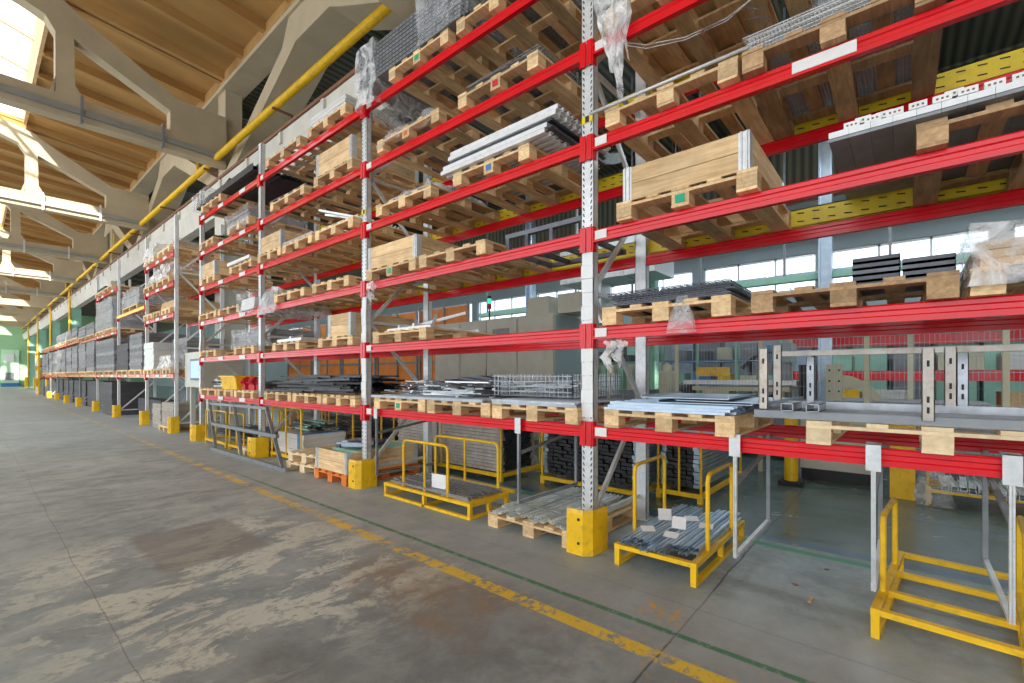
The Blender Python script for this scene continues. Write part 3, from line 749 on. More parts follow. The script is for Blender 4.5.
# fourth shelf: tube + wire baskets
z = top(4)+DT
tag(obj('steel_tube', MB().tube([(3.405,.80,z+.014),(3.405,2.03,z+.014)], .013, 10), smooth=True, mats=M['galv']), 'thin bright tube lying along the front of fourth-shelf pallet', 'tube')
def basket(x0, x1, y0, y1, z0, h, label, mat='galv', step=.04, group=None):
    t = thing('wire_basket', label, 'wire basket', ((x0+x1)/2,(y0+y1)/2,z0), 0, group); H=(x1-x0)/2; W=(y1-y0)/2; r=.0025
    def grid(n, f, a, c):
        b = MB(); k = 0
        while k*step <= a: b.bar(*f(k*step, None), 2*r, 2*r); k += 1
        k = 0
        while k*step <= c: b.bar(*f(None, k*step), 2*r, 2*r); k += 1
        obj(n, b, t, mats=M[mat])
    grid('front_grid', lambda u, v: ((-H,-W+u,0),(-H,-W+u,h)) if u is not None else ((-H,-W,v),(-H,W,v)), 2*W, h)
    grid('back_grid', lambda u, v: ((H,-W+u,0),(H,-W+u,h)) if u is not None else ((H,-W,v),(H,W,v)), 2*W, h)
    grid('side_grid', lambda u, v: ((-H+u,-W,0),(-H+u,-W,h)) if u is not None else ((-H,-W,v),(H,-W,v)), 2*H, h)
    grid('side_grid', lambda u, v: ((-H+u,W,0),(-H+u,W,h)) if u is not None else ((-H,W,v),(H,W,v)), 2*H, h)
    grid('bottom_grid', lambda u, v: ((-H+u,-W,0),(-H+u,W,0)) if u is not None else ((-H,-W+v,0),(H,-W+v,0)), 2*H, 2*W)
    return t
wire_sheets(6, 3.44, 4.55, -.15, .82, z+.003, .018, 'fine bright wire mesh sheet on weathered fourth-shelf pallet, rightmost bay', 'fine mesh sheets on the fourth shelf', 'galv', .022, .0022)
basket(3.9, 4.55, -.1, .75, z+.12, .30, 'dark wire basket on the mesh sheets of the fourth shelf, rightmost bay', 'steel_dark', .03)
film_over('greenish clear film hung on the wire baskets', 3.9, 4.35, .12, .5, z+.32, z+.62, 'film', 12, .08)
# fifth shelf
z = top(5)+DT
for k in range(4):
    tag(obj('wooden_plank', MB().box(3.44,4.58,.86+.27*k,1.08+.27*k,z+.002,z+.03), mats=M['ply']), 'wide plank laid over the fifth shelf pallet, %s from the right' % ['first','second','third','fourth'][k], 'plank', 'wide planks on the fifth shelf')
wire_sheets(5, 3.45, 4.5, .86, 1.9, z+.035, .02, 'dark wire mesh sheet on planks of the fifth shelf', 'wire mesh sheets on the fifth shelf')
basket(3.5, 4.4, -.35, .65, z+.004, .5, 'wire basket on the fifth shelf above the wire baskets', 'steel_dark')
# torn film strips hanging by the nearest upright
def torn(label, x, ylist, z1, seed):
    rr = random.Random(seed); t = thing('torn_film', label, 'plastic film', (x, 0, 0))
    for (yc, w, zt, zb) in ylist:
        b = MB(); n = 14; vs = []
        for i in range(n+1):
            f = i/n; zz = zt+(zb-zt)*f; ww = w*(1-.8*f*f)*rr.uniform(.7,1.1); c = yc+.03*math.sin(f*7+yc*9)+rr.uniform(-.01,.01)
            row = []
            for j in range(6):
                g = j/5-.5; row.append((-.05+.02*math.sin(j*2.3+i*.8)+rr.uniform(-.012,.012), c+g*ww, zz+rr.uniform(-.01,.01)))
            vs.append(row)
        base = len(b.v)
        for r_ in vs: b.v += r_
        for i in range(n):
            for j in range(5): q = base+i*6+j; b.f.append((q,q+1,q+7,q+6)); b.m.append(0)
        obj('film_strip', b, t, smooth=True, mats=M['film_torn'])
    return t
torn('ragged white film hanging over the fifth-shelf beam beside nearest upright', 3.46, [(1.86,.20,4.95,4.0),(1.76,.20,5.0,3.72),(1.93,.07,4.9,4.3),(1.68,.08,4.9,4.05)], 5, 3)
torn('wisp of clear film under the collar level beside second upright', 3.47, [(5.38,.12,2.75,2.45),(5.30,.08,2.7,2.5)], 2.7, 5)
b = MB()
for k in range(2): b.tube([(3.5,1.84-.01*k,4.30-.02*k),(3.56,1.6,4.20-.03*k),(3.6,1.3,4.14-.02*k),(3.62,1.0,4.15-.02*k),(3.6,.8,4.2)], .003, 5)
tag(obj('film_strand', b, smooth=True, mats=M['film_thick']), 'twisted film strand stretched under the fifth shelf, rightmost bay', 'plastic film')
torn('small rag of film hanging under second beam by nearest upright', 3.5, [(1.88,.12,1.80,1.52),(1.78,.1,1.80,1.58)], 5, 18)
# wire bundles upright on the fourth shelf
z = top(4)+DT
pile('wire_tangle', 'tangle of bright wire hanging by the fourth-shelf baskets', 'wire', 3.6, 3.9, .72, .95, z+.02, .5, 26, 'steel', .003, .1, .25)

# --- second bay
z = top(1)+DT
ybars('long grey steel bar on the left pallets of the lowest shelf, second bay', 'bars on the lowest shelf of second bay', U(.05,.03,.004), 'steel', 2.0, [(3.44+.1*i, 3.2+R.uniform(-.1,.15), z+.001+.032*j, R.uniform(-.02,.02)) for j in range(1) for i in range(10)])
ybars('long grey steel bar on the right pallet of the lowest shelf, second bay', 'bars at right end of second bay', U(.07,.02,.004), 'steel', 1.0, [(3.42+.11*i, 2.18+R.uniform(-.02,.02), z+.001+.022*j, R.uniform(-.015,.015)) for j in range(2) for i in range(9)])
pile('metal_offcuts', 'heap of loose grey metal offcuts on lowest shelf, second bay', 'metal scrap', 3.42, 4.5, 3.25, 5.25, z+.035, .16, 210, 'steel', .014, .2, .8, mats=[M['steel'], M['steel_dark'], M['steel_pale']])
for k in range(4):
    b = MB(); b.prism([(0,0),(.55,.04),(.6,.09),(.5,.09),(.05,.03)], 'x', 0, .35)
    tag(obj('bent_sheet', b, None, (3.5+.22*k, 3.75-.08*k, z+.13+.02*k), .15*k-.2, mats=M['steel_dark']), 'bent dark metal sheet on the heap of offcuts, %s from front' % ['first','second','third','fourth'][k], 'sheet metal')
basket(3.55, 4.5, 2.3, 3.3, z+.075, .22, 'shallow wire basket on lowest shelf of second bay', 'steel', .05)
pile('metal_strips', 'crumpled pale metal strips inside the shallow wire basket', 'metal scrap', 3.6, 4.45, 2.4, 3.25, z+.09, .10, 60, 'steel', .012, .2, .7)
z = top(2)+DT
t = thing('steel_stand', 'folded white steel stand with crossed legs on the second shelf', 'stand', (3.95, 4.72, z+.002))
for a, c in (((-.35,-.4,.0),(.35,.35,.30)),((-.35,.4,.0),(.3,-.3,.26)),((-.4,-.45,.02),(-.4,.42,.02)),((.4,-.45,.02),(.4,.42,.02)),((-.4,-.1,.06),(.4,-.1,.06)),((-.4,.2,.05),(.4,.2,.05))):
    obj('bar', MB().bar(a, c, .035, .035), t, mats=M['white_steel'])
goods('flat pack of steel sheets beneath the crossed stand', 3.5, 4.5, 4.3, 5.2, z+.001, .0005+.0015, 'steel', 1, jit=0) if 0 else None
z = top(3)+DT
pile('black_fittings', 'heap of small black plastic fittings on third shelf, second bay', 'fittings', 3.55, 4.5, 3.35, 4.2, z, .05, 60, 'black', .02, .05, .14)
t = thing('black_steel_frame', 'black lattice steel frame lying at right of third shelf, second bay', 'steel frame', (3.62, 2.62, top(3)+.002))
for zz in (.0, .16): 
    for x in (.0, .75): obj('long_rail', MB().box(x,x+.05,-.42,.55,zz,zz+.045), t, mats=M['steel_dark'])
for yy in (-.4, -.05, .25, .5): obj('cross_rail', MB().box(.05,.75,yy,yy+.04,.0,.045).box(0,.05,yy,yy+.04,.045,.16), t, mats=M['steel_dark'])
z = top(4)+DT
film_over('crumpled clear film bundle on fourth shelf right of second upright', 3.46, 4.5, 4.2, 5.1, z, z+.17, 'film_thick', 22, .09, taper=.35)
goods('low grey sheets under crumpled film on fourth shelf, second bay', 3.5, 4.5, 4.25, 5.05, z+.001, .06, 'steel', 2)
# channel stack
b = MB(); L = 1.42
b.prism([(0,0),(.9,0),(.9,.055),(.89,.055),(.89,.008),(.01,.008),(.01,.055),(0,.055)], 'y', 0, L)
for k in range(8):
    xs = .0+.2*(k%2)
b = MB(); b.prism([(0,0),(.0,.040),(.055,.040),(.055,.034),(.006,.034),(.006,.006),(.055,.006),(.055,.0)], 'y', 0, L); me = b.mesh('steel_profile', M['white_steel'])
for j in range(4):
    for i in range(12):
        tag(obj('steel_profile', me, None, (3.37+.085*i+(.03 if j in (1,3) else 0), 2.38+(.10 if j < 2 else -.02)+R.uniform(-.01,.01), z+.002+.062*j), 0), 'long steel channel in the neat stack on fourth shelf, second bay', 'steel profile', 'channels on fourth shelf of second bay')
for j in range(3):
    tag(obj('gap_shade_sheet', MB().box(3.40,4.4,2.42,3.76,z+.0425+.062*j,z+.0635+.062*j), mats=M['steel_dark']), 'dark sheet for the shade between channels on fourth shelf, %s from bottom' % ['first','second','third'][j], 'sheet metal')  # dark sheets added for the shade in the gaps between channel layers
z = top(5)+DT
film_over('sheet of clear film draped over the left fifth-shelf pallet, second bay', 3.39, 4.5, 4.05, 5.2, z-.11, z+.12, 'film', 31, .07, taper=.25)
goods('grey flat goods under draped film on fifth shelf, second bay', 3.5, 4.5, 4.15, 5.1, z+.001, .07, 'steel', 2)
wire_sheets(7, 3.5, 4.55, 2.62, 3.6, z+.002, .018, 'grey wire mesh sheet on fifth shelf beside nearest upright', 'wire mesh sheets by the nearest upright', 'steel')
# top shelf long dark profiles
z = top(6)+DT
b = MB(); L = 1.95; b.box(0,.06,0,L,0,.004); b.box(0,.004,0,L,.004,.036); b.box(.056,.06,0,L,.004,.036)
k = .02
while k < L: b.box(-.0012,0,k,k+.035,.012,.024,1); k += .07
me = b.mesh('steel_profile', [M['grey_steel'], M['slot']])
for j in range(9):
    for i in range(16):
        if 2 < i < 14 and 0 < j < 8 : continue
        tag(obj('steel_profile', me, None, (3.40+.054*i, 3.62, z+.002+.050*j), 0), 'slotted dark grey profile in the high stack on the top shelf', 'steel profile', 'slotted profiles on the top shelf')
obj('steel_bundle', MB().box(3.60, 4.26, 3.66, 5.5, z+.06, z+.40), None, mats=M['steel_dark'])
tag(bpy.data.objects['steel_bundle'], 'dark core bundle inside the slotted profile stack, top shelf', 'steel bundle')
film_over('clear film wrapping near end of the top-shelf profile stack', 3.36, 4.55, 3.48, 4.3, z-.05, z+.52, 'film', 41, .05)
film_over('clear film wrapping far end of the top-shelf profile stack', 3.36, 4.55, 5.2, 5.62, z-.30, z+.5, 'film_thick', 42, .05)
wire_sheets(6, 3.5, 4.6, 2.6, 3.4, z+.002, .02, 'grey wire mesh sheet on the top shelf beside nearest upright', 'wire mesh sheets on the top shelf', 'steel')

# --- third bay
z = top(1)+DT
pile('black_profiles', 'heap of long black profiles on lowest shelf, third bay', 'profiles', 3.42, 4.55, 5.75, 8.9, z, .26, 150, 'black', .022, .8, 2.4, 'y', mats=[M['black'], M['steel_dark']])
z = top(2)+DT
t = thing('grey_steel_frame', 'small pale grey steel frame on second shelf right of third upright', 'steel frame', (3.95, 7.88, z+.002))
for a, c in (((-.45,-.45,.03),(-.45,.45,.03)),((.45,-.45,.03),(.45,.45,.03)),((-.45,-.4,.03),(.45,-.4,.03)),((-.45,.4,.03),(.45,.4,.03)),((-.45,0,.07),(.45,0,.07)),((-.45,.1,.03),(-.2,.1,.12))):
    obj('bar', MB().bar(a, c, .05, .045), t, mats=M['galv'])
z = top(3)
film_over('film-wrapped bundle on third shelf right of third upright', 3.4, 4.5, 8.30, 9.0, z-.16, z+.30, 'film_thick', 51, .07, taper=.2)
goods('grey goods in film on third shelf right of third upright', 3.5, 4.45, 8.36, 8.95, z+.001, .24, 'wrapgrey', 3)
z = top(4)+DT
ybars('thin grey rod on fourth shelf of third bay', 'rods on the fourth shelf', rect(.02,.02), 'steel', 1.15, [(3.45+.075*i, 6.9+R.uniform(-.1,.1), z+.002+.022*j, R.uniform(-.05,.05)) for j in range(2) for i in range(12)], 'steel_rod', 'rod')
ybars('bright profile lying askew on fourth shelf left of second upright', 'askew bright profiles on fourth shelf', U(.06,.04,.004), 'steel_pale', 1.0, [(3.5+.13*i, 5.8+R.uniform(-.02,.02), z+.002, R.uniform(.0,.05)) for i in range(6)])
for k,(x_,rz,ln) in enumerate(((3.55,.5,.8),(3.7,.35,.9),(3.85,.6,.7))):
    o = obj('steel_profile', MB().bar((0,0,0),(ln*math.sin(-.2),ln,.22),.04,.03), None, (x_+.15,5.95,z+.065), rz*.3, mats=M['steel_pale'])
    tag(o, 'bright profile tilted upward on fourth shelf, %s from the aisle' % ['first','second','third'][k], 'steel profile')
z = top(5)+DT
ybars('thin dark rod on fifth shelf of third bay', 'rods on the fifth shelf', rect(.018,.018), 'steel_dark', 1.2, [(3.46+.07*i, 7.22+R.uniform(-.05,.1), z+.002+.02*j, R.uniform(-.05,.05)) for j in range(2) for i in range(13)], 'steel_rod', 'rod')
z = top(6)+DT
tag(obj('pale_bag', MB().cyl((0,0),.16,0,.10,10,0,.12).cyl((0,0),.12,.10,.16,10,0,.04), None, (3.62,7.7,z+.002), mats=M['paper']), 'pale knotted bag on a top-shelf pallet of third bay', 'bag')
ybars('steel bar on the top shelf of third bay', 'bars on top shelf of third bay', rect(.04,.04), 'steel', 1.1, [(3.85+.06*i, 7.4+R.uniform(-.05,.05), z+.002, R.uniform(-.03,.03)) for i in range(10)], 'steel_bar', 'bar')
goods('pale boards on the top shelf left of second upright', 3.45, 4.5, 6.02, 7.05, z+.001, .16, 'wrapwhite', 4)
# --- fourth bay
z = top(1)+DT
t = thing('yellow_bin', 'yellow steel bin on lowest shelf of fourth bay', 'bin', (3.62, 10.55, z+.002))
obj('bin_body', MB().prism([(-.16,0),(.16,0),(.2,.26),(-.2,.26)], 'y', -.42, -.40).prism([(-.16,0),(.16,0),(.2,.26),(-.2,.26)], 'y', .40, .42).prism([(-.2,.26),(-.16,0),(-.145,.0),(-.185,.26)], 'y', -.40, .40).prism([(.16,0),(.2,.26),(.185,.26),(.145,0)], 'y', -.40, .40).box(-.15,.15,-.4,.4,0,.01), t, mats=M['yellow'])
obj('bin_rim', MB().box(-.225,-.195,-.44,.44,.25,.275).box(.195,.225,-.44,.44,.25,.275).box(-.2,.2,-.44,-.41,.25,.275).box(-.2,.2,.41,.44,.25,.275), t, mats=M['yellow'])
for k in range(3):
    y = 9.98-.22*k; t = thing('red_clamp', 'red clamp beside the yellow bin, %s from it' % ['first','second','third'][k], 'clamp', (3.58+.05*k, y, z+.002), .4*k)
    obj('jaw', MB().box(-.06,.06,-.07,.07,0,.10).prism([(-.06,.10),(.06,.10),(.09,.20),(.0,.26),(-.09,.20)], 'y', -.05, .05), t, mats=M['redp'])
    obj('screw', MB().tube([(-.12,0,.14),(.14,0,.2)], .02, 8).tube([(-.12,-.06,.14),(-.12,.06,.14)], .012, 6), t, mats=M['redp'])
pile('grey_machine_parts', 'grey machine parts left of yellow bin on lowest shelf', 'machine parts', 3.45, 4.5, 11.1, 12.3, z, .16, 50, 'steel', .03, .2, .8, mats=[M['steel'], M['steel_dark'], M['galv']])
pile('grey_bars_heap', 'grey bars behind the red clamps on lowest shelf', 'bars', 3.95, 4.55, 9.2, 11.0, z, .14, 50, 'steel_dark', .02, .4, 1.2, 'y')
z = top(2)
goods('large bundle of grey sheets under film on second shelf, fourth bay', 3.75, 4.75, 9.3, 11.2, z+.15, .34, 'wrapgrey', 7)
film_over('clear film around the grey sheet bundle on second shelf', 3.72, 4.78, 9.26, 11.24, z+.15, z+.56, 'film', 61, .03)
z = top(3)
goods('pale goods under film on third shelf of fourth bay', 3.45, 4.5, 9.25, 9.9, z+.001, .22, 'wrapwhite', 3); film_over('clear film over pale goods on third shelf of fourth bay', 3.4, 4.55, 9.2, 9.93, z-.08, z+.34, 'film', 62, .05)
z = top(4)+DT
tag(obj('white_sheet_panel', MB().box(3.38,4.5,9.32,10.45,z+.002,z+.03).box(3.38,3.4,9.32,10.45,z+.03,z+.06), mats=M['white_steel']), 'white sheet panel with raised lip on fourth shelf, fourth bay', 'panel')
z = top(5)+DT
goods('grey goods wrapped in film on fifth shelf of fourth bay', 3.45, 4.5, 9.5, 10.5, z+.001, .16, 'wrapgrey', 3); film_over('film over grey goods on fifth shelf of fourth bay', 3.4, 4.55, 9.42, 10.56, z-.15, z+.22, 'film', 63, .05)
pile('dark_fittings', 'dark fittings on fifth shelf beside last near upright', 'fittings', 3.45, 4.4, 11.45, 12.2, z, .10, 50, 'black', .025, .06, .2, mats=[M['black'], M['green'], M['steel']])
z = top(6)+DT
ybars('black profile in the wrapped stack on the top shelf, fourth bay', 'black profiles on top shelf', U(.09,.06,.006), 'black', 3.3, [(3.42+.1*i, 9.25+R.uniform(-.05,.05), z+.002+.062*j, 0) for j in range(2) for i in range(11)], 'black_profile')
pile('black_profiles', 'loose black profiles piled on the wrapped stack, top shelf of fourth bay', 'profiles', 3.4, 4.5, 9.3, 12.6, z+.125, .1, 60, 'black', .03, .4, 1.6, 'y', mats=[M['black'], M['grey_steel'], M['steel_dark']])
film_over('film round far end of the black profiles on top shelf', 3.36, 4.56, 11.7, 12.65, z-.02, z+.32, 'film', 64, .06)

# ---------------------------------------------------------------- far rack loads
def lumps(label, x0, x1, y0, y1, z0, h, mat, layers=6, filmed=None, seed=1, name='wrapped_stack'):
    goods(label, x0, x1, y0, y1, z0, h, mat, layers, 'wrapped goods', name)
    if filmed: film_over(filmed, x0-.04, x1+.04, y0-.04, y1+.04, z0, z0+h+.05, 'film', seed, .05)
def fp(y0, y1, z, label, look='wood'): pallet(XF, y0, y1, z+.054, label, look, 1.2, 0, 'pallets on the far racks', None, False)
n = 0
for (y1, y0, z, nm) in ((17.6,16.6,1.5,'far left'),(16.5,15.6,1.5,'middle'),(15.5,14.7,1.5,'right'),(17.6,16.6,3.12,'left'),(16.5,15.7,3.12,'middle'),(15.6,14.75,3.12,'right'),(17.6,16.4,3.95,'left'),(16.1,14.8,3.95,'right'),(17.5,16.4,4.75,'left'),(16.0,14.8,4.75,'right')):
    fp(y0, y1, z, '%s pallet at %s m shelf, first bay beyond the gap' % (nm, {1.5:'lowest',3.12:'second',3.95:'third',4.75:'top'}[z].replace(' m','')) if 0 else '%s pallet on %s shelf, first bay beyond the gap' % (nm, {1.5:'lowest',3.12:'second',3.95:'third',4.75:'top'}[z]))
lumps('white brick-like stack on lowest shelf beyond the gap, left', 3.44, 4.0, 16.5, 17.6, 1.5+.054+DT, .78, 'wrapwhite', 9)
lumps('dark grey sheets on lowest shelf beyond the gap, right', 3.8, 4.7, 14.7, 16.1, 1.5+.054+DT, .85, 'wrapgrey', 8)
film_over('white film roll bundle in front on lowest shelf beyond the gap', 3.4, 3.8, 14.7, 16.0, 1.5+.054+DT, 2.05, 'film_torn', 71, .08, taper=.3)
lumps('brown board stack on second shelf beyond the gap', 3.6, 4.6, 14.8, 16.4, 3.12+.054+DT, .26, 'ply', 5)
lumps('brown board stack on third shelf beyond the gap', 3.6, 4.6, 14.8, 16.0, 3.95+.054+DT, .22, 'ply', 4)
film_over('clouded film bundle on third shelf beyond the gap', 3.4, 4.5, 15.0, 17.2, 3.95+.054+DT, 4.6, 'film_torn', 72, .1, taper=.3)
lumps('boards under film on top shelf beyond the gap', 3.6, 4.6, 14.9, 16.0, 4.75+.054+DT, .20, 'ply', 4, 'film over boards on top shelf beyond the gap', 73)
film_over('white crumpled film on top shelf beyond the gap, left', 3.4, 4.5, 16.4, 17.6, 4.75+.054, 5.35, 'film_torn', 74, .1, taper=.2)
fp(14.85,15.85,-.053,'pallet on the floor under brown stack beyond the gap'); 
lumps('grey-brown cardboard stack on the floor pallet beyond the gap', 3.5, 4.6, 14.75, 15.9, .002+DT, .62, 'cardboard', 12)
lumps('second grey-brown cardboard stack behind, on the floor beyond the gap', 3.5, 4.6, 16.0, 16.9, .002, .7, 'cardboard', 12)
fp(17.9,19.6,1.5,'right pallet on lowest shelf, second bay beyond the gap'); fp(19.8,21.6,1.5,'left pallet on lowest shelf, second bay beyond the gap'); fp(18.4,20.6,3.6,'pallet under yellow edged beam, second bay beyond the gap')
lumps('dark grey wrapped stack, right one, second bay beyond the gap', 3.44, 4.6, 17.9, 19.6, 1.5+.054+DT, 1.15, 'wrapgrey', 10)
lumps('dark grey wrapped stack, left one, second bay beyond the gap', 3.44, 4.6, 19.8, 21.6, 1.5+.054+DT, .9, 'wrapdark', 10)
lumps('pale grey box stack on the yellow edged beam', 3.46, 4.6, 18.3, 20.4, 3.6+.054+DT, .50, 'wrapgrey', 5, 'film over the pale grey box stack', 75)
lumps('low black stack on the floor, second bay beyond the gap', 4.0, 4.5, 18.2, 21.3, .002, .7, 'wrapdark', 5)
fp(22.1,23.9,1.5,'right pallet on lowest shelf, third bay beyond the gap'); fp(24.1,25.9,1.5,'left pallet on lowest shelf, third bay beyond the gap')
lumps('tall dark grey wrapped stack on lowest shelf, third bay beyond the gap', 3.44, 4.6, 22.1, 25.8, 1.5+.054+DT, 1.2, 'wrapgrey', 10)
fp(22.3,23.9,3.1,'right pallet on second shelf, third bay beyond the gap'); fp(24.1,25.8,3.1,'left pallet on second shelf, third bay beyond the gap')
lumps('dark round-shouldered wrapped stack on second shelf, third bay', 3.44, 4.5, 22.4, 25.7, 3.1+.054+DT, 1.15, 'wrapgrey', 8, 'film round the dark stack on second shelf, third bay', 76)
fp(22.4,24.0,4.7,'right pallet on top shelf, third bay beyond the gap'); fp(24.2,25.9,4.7,'left pallet on top shelf, third bay beyond the gap')
lumps('black bundle on top shelf, third bay beyond the gap', 3.5, 4.5, 24.2, 25.8, 4.7+.054+DT, .18, 'wrapdark', 3)
lumps('black wrapped stack on the floor, third bay beyond the gap', 3.46, 4.5, 22.6, 24.4, .002, 1.25, 'wrapdark', 8)
ys = [GP[3]]+SP
for i in range(5):
    nm = ['first','second','third','fourth','fifth'][i]; y0, y1 = ys[i]+.2, ys[i+1]-.2; ym = (y0+y1)/2; zt = 3.1 if i == 0 else 3.2
    for k,(a,c) in enumerate(((y0,ym-.1),(ym+.1,y1))):
        fp(a,c,1.5,'%s pallet on lower shelf of low far rack, %s bay' % (['right','left'][k],nm)); fp(a,c,zt,'%s pallet on upper shelf of low far rack, %s bay' % (['right','left'][k],nm))
        lumps('grey wrapped stack, %s one on lower shelf of low far rack, %s bay' % (['right','left'][k],nm), 3.44, 4.6, a, c, 1.5+.054+DT, 1.3, 'wrapgrey', 7)
        if i < 3: lumps('grey wrapped stack, %s one on upper shelf of low far rack, %s bay' % (['right','left'][k],nm), 3.44, 4.6, a, c, zt+.054+DT, .5, 'wrapgrey', 6)
    lumps('dark wrapped stack on the floor of low far rack, %s bay' % nm, 3.75, 4.5, y0, y1, .002, 1.25, 'wrapdark', 6)
# distant shelving seen past the low rack
t = thing('far_shelving', 'distant orange and white shelving against the green pillars', 'shelving', (3.5, 52, 0))
for z in (1.2,2.2,3.2): obj('shelf', MB().box(0,1.0,0,2.4,z,z+.1), t, mats=M['red'])
for y in (0,2.4): obj('upright_post', MB().box(0,.12,y-.06,y+.06,0,3.4), t, mats=M['yellow'])
for z in (0,1.3,2.3): 
    for k in range(3): tag(obj('cardboard_box', MB().box(3.52,4.4,52.15+.75*k,52.75+.75*k,z+.002,z+.62), mats=M['ply'] if (k+int(z))%2 else M['wrapwhite']), 'box on the distant shelving, %s column, %s tier' % (['right','middle','left'][k], {0:'floor',1.3:'first',2.3:'second',3.3:'third',4.3:'top'}[z]), 'box', 'boxes on the distant shelving')

# ---------------------------------------------------------------- floor level: trolleys and stillages
def hoop(parent, p0, p1, ztop, r=.017, mat='yellow', mid=False, lean=0):
    p0 = Vector(p0); p1 = Vector(p1); d = (p1-p0).normalized(); c = .06
    lv = Vector((0,0,1)); T0 = Vector((p0.x,p0.y,ztop)); T1 = Vector((p1.x,p1.y,ztop))
    pts = [p0, T0-lv*c, T0-lv*c*.3+d*c*.3, T0+d*c, T1-d*c, T1-lv*c*.3-d*c*.3, T1-lv*c, p1]
    b = MB().tube(pts, r, 8)
    if mid: m = (p0+p1)/2; b.tube([m, Vector((m.x,m.y,ztop))], r*.9, 8)
    return obj('hoop_rail', b, parent, smooth=False, mats=M[mat])
def trolley(label, x, y, w=.62, d=1.28, hoops='y', plates=False, hz=.75, slats=True, rz=0, name='stillage_trolley'):
    """skid platform: w across the aisle direction (y), d into the rack (x); origin at its aisle-side centre"""
    t = thing(name, label, 'trolley', (x, y, 0), rz, 'yellow skid trolleys'); W = w/2
    for yy in (-W, 0 if w > 1.1 else None, W):
        if yy is None: continue
        obj('bottom_runner', MB().box(0,d,yy-.02,yy+.02,.0,.03), t, mats=M['yellow'])
        for xx in (.0, d/2-.02, d-.04): obj('foot_post', MB().box(xx,xx+.04,yy-.02,yy+.02,.03,.13), t, mats=M['yellow'])
    for yy in (-W, W): obj('side_rail', MB().box(0,d,yy-.022,yy+.022,.1305,.17), t, mats=M['yellow'])
    for xx in ((0,.34,.74,d-.045) if slats else (0,d-.045)): obj('cross_rail', MB().box(xx,xx+.045,-W+.023,W-.023,.135,.168), t, mats=M['yellow'])
    if plates:
        for s in (-1,1): obj('end_plate', MB().box(0,d,s*W-(.25 if s > 0 else 0),s*W+(.25 if s < 0 else 0),.1705,.176), t, mats=M['yellow'])
    if hoops == 'y':
        hoop(t, (.32,-W,.17),(d-.34,-W,.17),hz); hoop(t, (.32,W,.17),(d-.34,W,.17),hz)
    if hoops == 'x':
        hoop(t, (.05,-W+.38,.17),(.05,W-.32,.17),hz,mid=True); hoop(t, (d-.05,-W+.1,.17),(d-.05,W-.3,.17),hz,mid=True)
    if w > 1.1: obj('front_runner', MB().box(0,.04,-W+.02,W-.02,.0,.03), t, mats=M['yellow'])
    return t
trolley('yellow skid trolley loaded with blue-grey profiles, right of nearest upright', 3.35, 1.45, .60, 1.3)
trolley('empty yellow skid trolley at the lower right of the picture', 3.35, -.17, .60, 1.25, hz=.64, rz=-.085)
trolley('long yellow trolley with hoops between the second and nearest uprights', 3.38, 4.22, 1.5, .62, 'x', plates=True, hz=.73)
# profiles on the near trolley
sect = [(0,0),(.055,0),(.055,.03),(.051,.03),(.051,.004),(.004,.004),(.004,.03),(0,.03)]
it = []
for j in range(3):
    for i in range(9):
        if j == 2 and i in (0,4,8): continue
        it.append((3.33+R.uniform(-.05,.07)+(.14 if i < 3 else 0), 1.168+.062*i, .174+.026*j, R.uniform(-.015,.015)))
b = MB(); b.prism([(0,0),(.055,0),(.055,.03),(.051,.03),(.051,.004),(.004,.004),(.004,.03),(0,.03)], 'x', 0, 1.1); me = b.mesh('steel_profile', M['steel_blue'])
b = MB(); b.prism([(0,.022),(.020,.022),(.023,.012),(.034,.012),(.037,.022),(.057,.022),(.057,0),(.054,0),(.054,.019),(.039,.019),(.036,.009),(.021,.009),(.018,.019),(.003,.019),(.003,0),(0,0)], 'x', 0, 1.16); me2 = b.mesh('steel_profile', M['steel_blue'])
for k, (x, y, zz, rz) in enumerate(it): tag(obj('steel_profile', me2, None, (x,y,zz), rz), 'blue-grey profile on the loaded near trolley', 'steel profile', 'profiles on the near trolley')
for k, (x, y, a) in enumerate(((3.60,1.60,-.9),(3.58,1.40,-1.5),(3.95,1.60,-1.1),(3.80,1.42,-1.3),(4.10,1.42,-1.0),(3.98,1.26,-1.4))):
    tl = .11 if k in (2,3) else .03
    b = MB(); b.quad([(-.055,-.04,tl*.1),(.055,-.04,tl*.1),(.055,.04,tl*.8),(-.055,.04,tl*.8)]); b.quad([(-.055,-.04,tl*.1+.001),(.055,-.04,tl*.1+.001),(.055,.04,tl*.8+.001),(-.055,.04,tl*.8+.001)])
    o = obj('paper_tag', b, None, (x,y,.246), a, mats=M['paper'])
    tag(o, 'white paper tag on near trolley profiles, %s' % ['at the left front','at the centre front','standing up at the back','standing up in the middle','flat at the back right','flat at the right'][k], 'paper tag')
# pale profiles on floor pallet
pallet(3.38, 2.17, 3.19, .001, 'tan floor pallet under pale profiles, left of nearest upright guard', 'wood', 1.25)
xbars('pale zinc profile on the floor pallet left of the nearest upright', 'pale profiles on the floor pallet', [(0,0),(.05,0),(.05,.02),(.046,.02),(.046,.004),(.004,.004),(.004,.02),(0,.02)][::1], 'steel_pale', 1.2,
      [(3.40+R.uniform(-.04,.08)+(.05 if j else 0), 2.22+.061*i, .150+.022*j, R.uniform(-.03,.03)) for j in range(2) for i in range(15) if not (j == 1 and i % 4 == 1)])
tag(obj('tie_rod', MB().tube([(3.62,2.2,.205),(3.62,3.1,.215)], .006, 6).tube([(4.2,2.2,.205),(4.2,3.1,.205)], .006, 6), mats=M['grey_steel']), 'thin binding rods across pale profiles on the floor pallet', 'rod')
